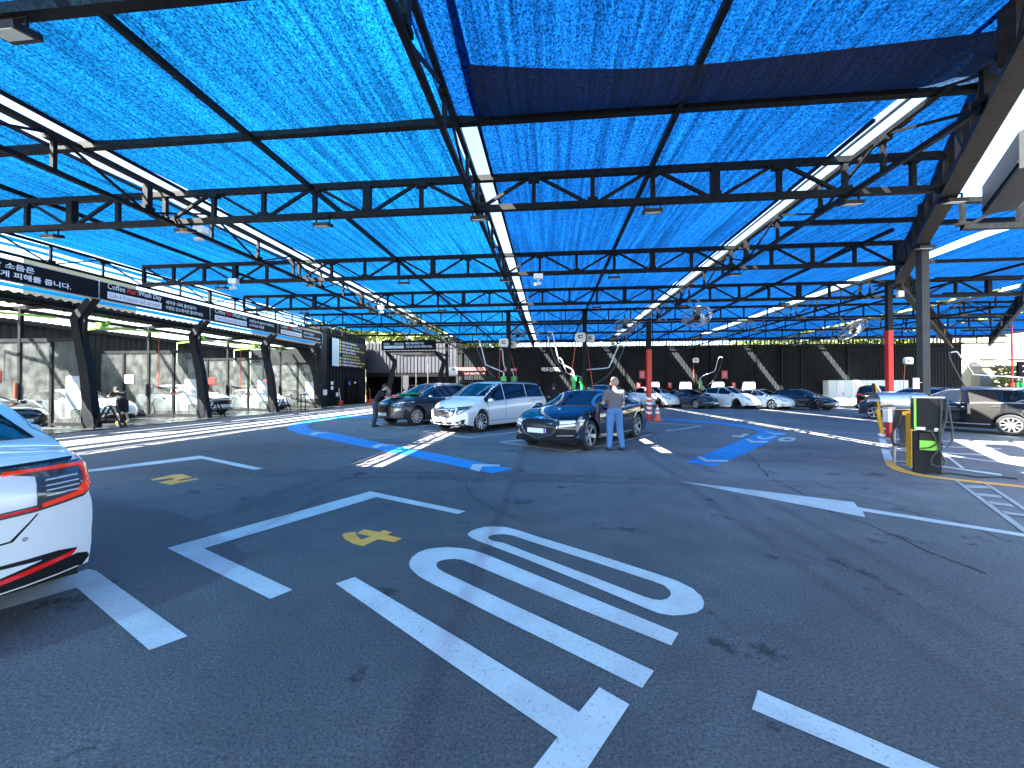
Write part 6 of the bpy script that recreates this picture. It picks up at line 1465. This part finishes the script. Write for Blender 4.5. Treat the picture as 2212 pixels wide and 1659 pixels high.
# open rear door hinged at the pillar
hp = Vector((-.12, .95, 0)); mb = MB(); dl = .95; da = R(180 - 62)
ud = Vector((math.cos(da), math.sin(da), 0)); nd = Vector((-ud.y, ud.x, 0))
mb.prism([(0, .42), (dl * .78, .42), (dl, .75), (dl, 1.1), (0, 1.08)], hp, ud, (0, 0, 1), nd, .07); dr = mb.build('open_door', M['p_black'], c.t)  # blacker paint on this door stands in for the dark ground it reflects
mb = MB(); mb.prism([(.04, 1.10), (dl - .02, 1.12), (dl * .72, 1.55), (.06, 1.57)], hp + nd * .02, ud, (0, 0, 1), nd, .02); mb.build('door_glass', M['glass_dark'], dr)
mb = MB(); P4 = [(0.02, 1.08), (.03, 1.6), (dl * .74, 1.57), (dl, 1.12)]
for a, b in zip(P4, P4[1:]): mb.bar(hp + ud * a[0] + nd * .03 + Vector((0, 0, a[1])), hp + ud * b[0] + nd * .03 + Vector((0, 0, b[1])), .05, .045)
mb.build('door_frame', M['trim'], dr)
mb = MB(); mb.box(hp + ud * .25 - nd * .015 + Vector((0, 0, .98)), (.2, .03, .03), rz=da); mb.build('door_handle', M['chrome'], dr)
uxa = ux; cc = Vector((15.54, 20.57)) - uxa * 1.3 - lf * .81
c = Car('suv', 'p_navy', 'dark navy suv parked behind the one with the open door', cc, a1, cat='suv'); c.side_windows(chrome='alu'); c.screens(); c.doors(); c.mirrors(); c.wheels(5, 'alu', wide=.08)
c.t.scale = (.9, .9, .9); c.both('headlight', [(.6, .84), (.92, .90), (.92, 1.0), (.62, .96)], 'x', M['lamp_clear'], off=.012); c.side('headlight', [(1.98, .99), (2.32, .95), (2.32, .86), (2.1, .90)], M['lamp_clear'], off=.01); c.side('turn_signal', [(1.85, 1.0), (2.0, .99), (2.0, .93), (1.9, .95)], M['orange'], off=.01)
cc = G(1880, 884) + Vector((math.cos(R(52)), math.sin(R(52)), 0)) * 2.4
c = Car('suv', 'p_silverblack', 'black suv seen from behind in front of the pale cabinets', cc, R(56), cat='suv'); c.side_windows(); c.screens(); c.wheels()
c.both('taillight', [(.6, .98), (.93, 1.0), (.93, 1.12), (.6, 1.10)], 'x', M['tail_edge'], side=-1, off=.012); c.patch('tailgate_trim', [(-.6, .92), (.6, .92), (.6, .97), (-.6, .97)], 'x', M['chrome'], .012, -1); c.plate(.85, -1)
c.both('reflector', [(.6, .6), (.88, .6), (.88, .66), (.6, .66)], 'x', M['tail_edge'], side=-1, off=.01)
# --- near white sedan, tail toward the camera
HA = R(155); hd_ = Vector((math.cos(HA), math.sin(HA))); rg = Vector((hd_.y, -hd_.x)); cor = Vector((-3.14, 2.40))
cc = cor + hd_ * 2.40 - rg * .82
c = Car('sedan', 'p_pearl', 'white sedan tail with lit c shaped lamps at the left edge, nearest the camera', cc, HA)
near = c
c.side_windows(); c.screens(); c.doors(); c.mirrors(); c.wheels(10, 'alu')
# lamps on the tail: C shape at each corner joined by a thin bar
def rear(name, poly, m, off=.01, sides=(1, -1), step=.03, parent=None):
    for sg in sides: c.patch(name, [(sg * p[0], p[1]) for p in poly], 'x', m, off, -1, step, parent)
rear('lamp_housing', [(.0, .735), (.60, .755), (.60, .93), (.40, .985), (.40, 1.0), (.895, .985), (.915, .93), (.90, .82), (.83, .745), (.60, .715), (.0, .695)], M['lamp_dark'], .006)
rear('taillight', [(.46, .975), (.88, .965), (.90, .92), (.885, .83), (.82, .765), (.62, .735), (.62, .76), (.78, .79), (.835, .85), (.845, .92), (.825, .945), (.46, .958)], M['tail_lit'], .016)
rear('light_bar', [(.0, .708), (.60, .73), (.60, .745), (.0, .724)], M['tail_edge'], .014)
for k in range(4):
    z = .80 + k * .03; rear('lamp_fin', [(.64, z), (.80, z), (.80, z + .008), (.64, z + .008)], M['lamp_clear'], .014)
c.patch('trunk_edge', [(-.86, .992), (.86, .992), (.80, 1.012), (-.80, 1.012)], 'x', M['trim'], .004, -1)
rear('bumper_insert', [(.0, .30), (.55, .31), (.80, .40), (.70, .425), (.45, .435), (.0, .42)], M['trim'], .006)
rear('reflector', [(.42, .318), (.76, .365), (.79, .395), (.42, .345)], M['tail_edge'], .014)
rear('lower_valance', [(.0, .215), (.80, .24), (.88, .33), (.80, .36), (.0, .295)], M['trim'], .01)
rear('diffuser_strip', [(.0, .222), (.78, .25), (.78, .258), (.0, .23)], M['chrome'], .016)
rear('bumper_body_panel', [(.0, .335), (.35, .345), (.62, .40), (.45, .415), (.0, .40)], M['p_pearl'], .014)
rear('trunk_gap', [(.60, .70), (.608, .70), (.50, .56), (.0, .535), (.0, .545), (.49, .57)], M['trim'], .003)
for y in (.55, -.55):
    h_ = c.bvh.ray_cast(Vector((-4, y, .56)), Vector((1, 0, 0)))[0]
    if h_: mb = MB(); mb.cyl((h_.x - .006, y, .56), (h_.x + .01, y, .56), .013, 14); mb.build('parking_sensor', M['galv'], c.t, smooth=True)
c.plate(.62, -1)

# ------------------------------------------------------------------ people
def remesh(mb, name, m, parent, vox, smooth_it=6):
    me = mb.mesh(name); o = bpy.data.objects.new(name, me); C.objects.link(o)
    r_ = o.modifiers.new('r', 'REMESH'); r_.mode = 'VOXEL'; r_.voxel_size = vox
    s_ = o.modifiers.new('s', 'SMOOTH'); s_.iterations = smooth_it; s_.factor = .5
    bpy.context.view_layer.update(); dg = bpy.context.evaluated_depsgraph_get(); nm = bpy.data.meshes.new_from_object(o.evaluated_get(dg))
    bpy.data.objects.remove(o); nm.name = name; nm.materials.clear(); nm.materials.append(m)
    nm.polygons.foreach_set('use_smooth', [True] * len(nm.polygons)); q = bpy.data.objects.new(name, nm); C.objects.link(q); q.parent = parent; return q
def limb(mb, pts, rad, n=10):
    P = [Vector(p) for p in pts]
    for i in range(len(P) - 1):
        a, b = P[i], P[i + 1]; d = (b - a); k = 4
        mb.tube([a + d * j / k for j in range(k + 1)], [rad[i] + (rad[i + 1] - rad[i]) * j / k for j in range(k + 1)], n)
    for p, r_ in zip(P, rad): mb.ell(p, (r_, r_, r_), n, 8)
def person(label, loc, rz, J, top, bottom, hairm, shoes, h=1.0, sleeve=.5, shorts=False, vox=.014, longhair=False, socks=False, group='people washing their cars', apron=None, cap=False):
    """J: joint positions in metres, x to the figure's left... facing +y"""
    t = thing('person', label, 'person', loc, rz, group); t.scale = (h, h, h)
    V = Vector; pel, che, nek, hed = V(J['pel']), V(J['che']), V(J['nek']), V(J['hed'])
    up = (che - pel).normalized()
    b = MB()
    hdir = V(J.get('look', (0, 1, 0))).normalized()
    limb(b, [pel, (pel + che) / 2, che], [.095, .085, .085]); limb(b, [che, nek, hed], [.07, .052, .056])
    # head: skull, jaw, nose, ears
    hs = hdir.cross(V((0, 0, 1))).normalized(); hu = hs.cross(hdir)
    def H(x, y, z): return hed + hs * x + hdir * y + hu * z
    b.ell(H(0, -.01, .035), (.078, .088, .1)); b.ell(H(0, .035, -.035), (.056, .06, .07)); b.ell(H(0, .1, -.005), (.016, .025, .03), 8, 6)
    for sx in (-1, 1): b.ell(H(sx * .08, -.01, 0), (.012, .02, .032), 8, 6)
    for sd in ('L', 'R'):
        sh, el, ha = V(J['sh' + sd]), V(J['el' + sd]), V(J['ha' + sd]); hp, kn, an_ = V(J['hp' + sd]), V(J['kn' + sd]), V(J['an' + sd])
        limb(b, [che + (sh - che) * .5, sh, el, ha], [.05, .052, .040, .027]); limb(b, [hp, kn, an_], [.08, .054, .038])
        # palm, five fingers
        fd = (ha - el).normalized(); sdv = fd.cross(V(J.get('palm', (0, 0, 1)))).normalized(); pn = sdv.cross(fd)
        b.ell(ha + fd * .045, (.034, .034, .034), 8, 6); b.ell(ha + fd * .07, (.03, .036, .026), 8, 6)
        for k, (o_, ln) in enumerate(((-.028, .062), (-.010, .075), (.010, .07), (.027, .055))):
            r0 = ha + fd * .085 + sdv * o_; r1 = r0 + fd * ln * .55 - pn * .008; r2 = r1 + fd * ln * .45 - pn * .022; b.tube([r0 - fd * .02, r0, r1, r2], [.0105, .0105, .010, .008], 6)
        r0 = ha + fd * .03 - sdv * .028; b.tube([r0, r0 - sdv * .03 + fd * .025, r0 - sdv * .035 + fd * .055 - pn * .01], [.012, .012, .009], 6)
    remesh(b, 'body', M['skin'], t, vox * .85, 3)
    # shirt
    s_ = MB(); w = che + up * .0
    rt_ = (V(J['shR']) - V(J['shL'])).normalized()
    for k in range(9):
        u = k / 8; p = pel + (che + (nek - che) * .35 - pel) * u; ww = (.165 - .012 * math.sin(u * 3.1)) + .03 * u - (.05 * max(0, u - .85) / .15)
        for q in (-1, -.5, 0, .5, 1): s_.ell(p + rt_ * (ww - .115) * q * 1.0, (.118, .118, .07), 10, 6)
    limb(s_, [V(J['shL']) + (che - V(J['shL'])) * .25, V(J['shR']) + (che - V(J['shR'])) * .25], [.085, .085])
    s_.ell(nek - up * .03, (.085, .08, .05))
    for sd in ('L', 'R'):
        sh, el, ha = V(J['sh' + sd]), V(J['el' + sd]), V(J['ha' + sd])
        if sleeve <= 1: limb(s_, [sh + (che - sh) * .4, sh, sh + (el - sh) * sleeve], [.09, .078, .07])
        else: limb(s_, [sh + (che - sh) * .4, sh, el, el + (ha - el) * (sleeve - 1)], [.09, .076, .056, .045])
    remesh(s_, 'shirt', M[top], t, vox, 4)
    p_ = MB(); ht = (V(J['hpR']) - V(J['hpL'])).normalized()
    for q in (-1, -.4, .4, 1):
        p_.ell(pel + ht * .05 * q - V((0, 0, .0)), (.118, .13, .13), 10, 8)
    for sd in ('L', 'R'):
        hp, kn, an_ = V(J['hp' + sd]), V(J['kn' + sd]), V(J['an' + sd])
        if shorts: limb(p_, [hp, hp + (kn - hp) * .92], [.115, .10])
        else: limb(p_, [hp, kn, an_ + V((0, 0, .03))], [.112, .082, .066])
    remesh(p_, 'shorts' if shorts else 'trousers', M[bottom], t, vox, 4)
    for sd in ('L', 'R'):
        an_ = V(J['an' + sd]); fd = V(J.get('toe' + sd, (0, 1, 0))).normalized(); q = MB()
        q.ell(an_ + V((0, 0, -.035)) + fd * 0, (.045, .05, .045)); q.ell(V((an_.x, an_.y, .045)) + fd * .06, (.048, .06, .045)); q.ell(V((an_.x, an_.y, .035)) + fd * .13, (.045, .06, .035)); q.ell(V((an_.x, an_.y, .035)) - fd * .03, (.038, .045, .035))
        sh_ = remesh(q, 'shoe', M[shoes], t, .012, 2)
        if socks: q = MB(); q.cyl(an_ + V((0, 0, -.01)), an_ + V((0, 0, .1)), .046, 12, .05); q.build('sock', M['white_cloth'], t, smooth=True)
        q = MB(); q.tube([V((an_.x, an_.y, .008)) - fd * .07, V((an_.x, an_.y, .008)) + fd * .19], .03, 8); 
    hr = MB(); hr.ell(H(0, -.025, .055), (.088, .092, .092), 14, 10); hr.ell(H(0, -.045, .0), (.083, .07, .08), 12, 8)
    if longhair: hr.ell(H(0, -.06, -.06), (.085, .06, .13))
    if cap: hr.tube([H(0, .05, .07), H(0, .15, .055)], [.07, .05], 12)
    rr = random.Random(5)
    for k in range(26):
        a = rr.random() * 6.28; e = rr.random() * 1.2 + .3; d_ = hs * math.cos(a) * math.sin(e) + hdir * (math.sin(a) * math.sin(e) * .8 - .2) + hu * math.cos(e); hr.ell(hed + hu * .045 - hdir * .02 + d_ * .088, (.02, .02, .016), 6, 5)
    remesh(hr, 'hair', M[hairm], t, .010, 1)
    for sx in (-1, 1):
        q = MB(); q.ell(H(sx * .03, .083, .015), (.011, .008, .007), 8, 6); q.build('eye', M['txt_black'], t, smooth=True)
    q = MB(); q.ell(H(0, .088, -.055), (.022, .008, .006), 8, 6); q.build('mouth', M['dark_red'], t, smooth=True)
    return t
# x = right of the figure, y = forward, z = up
stand = dict(pel=(0, 0, .96), che=(0, -.01, 1.30), nek=(0, .0, 1.48), hed=(0, .02, 1.62), shL=(-.19, -.01, 1.40), shR=(.19, -.01, 1.40),
    elL=(-.26, .05, 1.13), haL=(-.22, .28, 1.12), elR=(.24, .02, 1.12), haR=(.20, .22, 1.00), hpL=(-.095, 0, .92), hpR=(.095, 0, .92), knL=(-.11, .02, .5), knR=(.13, -.02, .5), anL=(-.13, 0, .09), anR=(.18, -.05, .09), look=(-.45, .8, -.15))
mp_ = G(1327, 973)
person('man in a grey t-shirt and light jeans, seen from behind beside the black sedan', (mp_.x, mp_.y, 0), R(18), stand, 'tee_grey', 'jeans', 'hair_grey', 'shoe', 1.0, .62, vox=.013)
tw = thing('towel', 'dark purple drying towel held by the man in the grey t-shirt', 'towel', (mp_.x, mp_.y, 0), R(18)); mb = MB()
for k in range(10):
    u = k / 9; mb.v += [Vector((-.30 + .02 * math.sin(k * 2), .20 + .13 * u, 1.14)), Vector((-.34 + .03 * math.sin(k), .18 + .20 * u, .72 + .06 * math.sin(k * 1.7)))]
    mb.v += [Vector((-.27 + .02 * math.sin(k * 2), .20 + .13 * u, 1.14)), Vector((-.30 + .03 * math.sin(k), .18 + .20 * u, .72 + .06 * math.sin(k * 1.7)))]
    if k: q = 4 * k; mb.f += [(q - 4, q - 3, q + 1, q), (q - 2, q + 2, q + 3, q - 1)]
mb.build('cloth', M['towel'], tw, smooth=True)
bend = dict(pel=(0, 0, .93), che=(0, .27, 1.17), nek=(0, .42, 1.28), hed=(0, .52, 1.36), shL=(-.18, .33, 1.22), shR=(.18, .33, 1.22),
    elL=(-.22, .55, 1.12), haL=(-.14, .78, 1.12), elR=(.22, .55, 1.10), haR=(.12, .80, 1.14), hpL=(-.09, 0, .90), hpR=(.09, 0, .90), knL=(-.10, .04, .48), knR=(.11, .0, .48), anL=(-.12, -.02, .09), anR=(.16, -.08, .09), look=(.05, .85, -.5))
lean = dict(bend, pel=(0, 0, .95), che=(0, .17, 1.25), nek=(0, .29, 1.40), hed=(0, .37, 1.52), shL=(-.18, .21, 1.33), shR=(.18, .21, 1.33), elL=(-.22, .40, 1.14), haL=(-.14, .66, 1.13), elR=(.22, .42, 1.12), haR=(.12, .68, 1.14), look=(.1, .9, -.35))
mp_ = G(813, 922)
person('man in a black t-shirt and grey trousers leaning over the grey suv hood', (mp_.x - .05, mp_.y, 0), R(-62), lean, 'tee_black', 'trousers', 'hair', 'shoe', 1.0, .55, vox=.014, cap=False)
mp_ = G(260, 914)
person('man in black shorts, white socks and yellow shoes leaning over the white sedan', (mp_.x + .1, mp_.y, 0), R(70), bend, 'tee_black', 'tee_black', 'hair', 'yellow_shoe', 1.03, .6, shorts=True, vox=.015, socks=True, cap=True)
mp_ = PY(1196, 880, 17.5)
person('brown haired person in a black top behind the black sedan', (mp_.x, mp_.y, 0), R(-10), stand, 'tee_black', 'tee_black', 'hair', 'shoe', .97, .6, vox=.016, longhair=False)
mp_ = PY(866, 880, 25.5)
person('person in a white shirt and black apron leaning at the dark red suv', (mp_.x, mp_.y, 0), R(-70), bend, 'white_cloth', 'tee_black', 'hair', 'shoe', 1.05, 1.6, vox=.02)
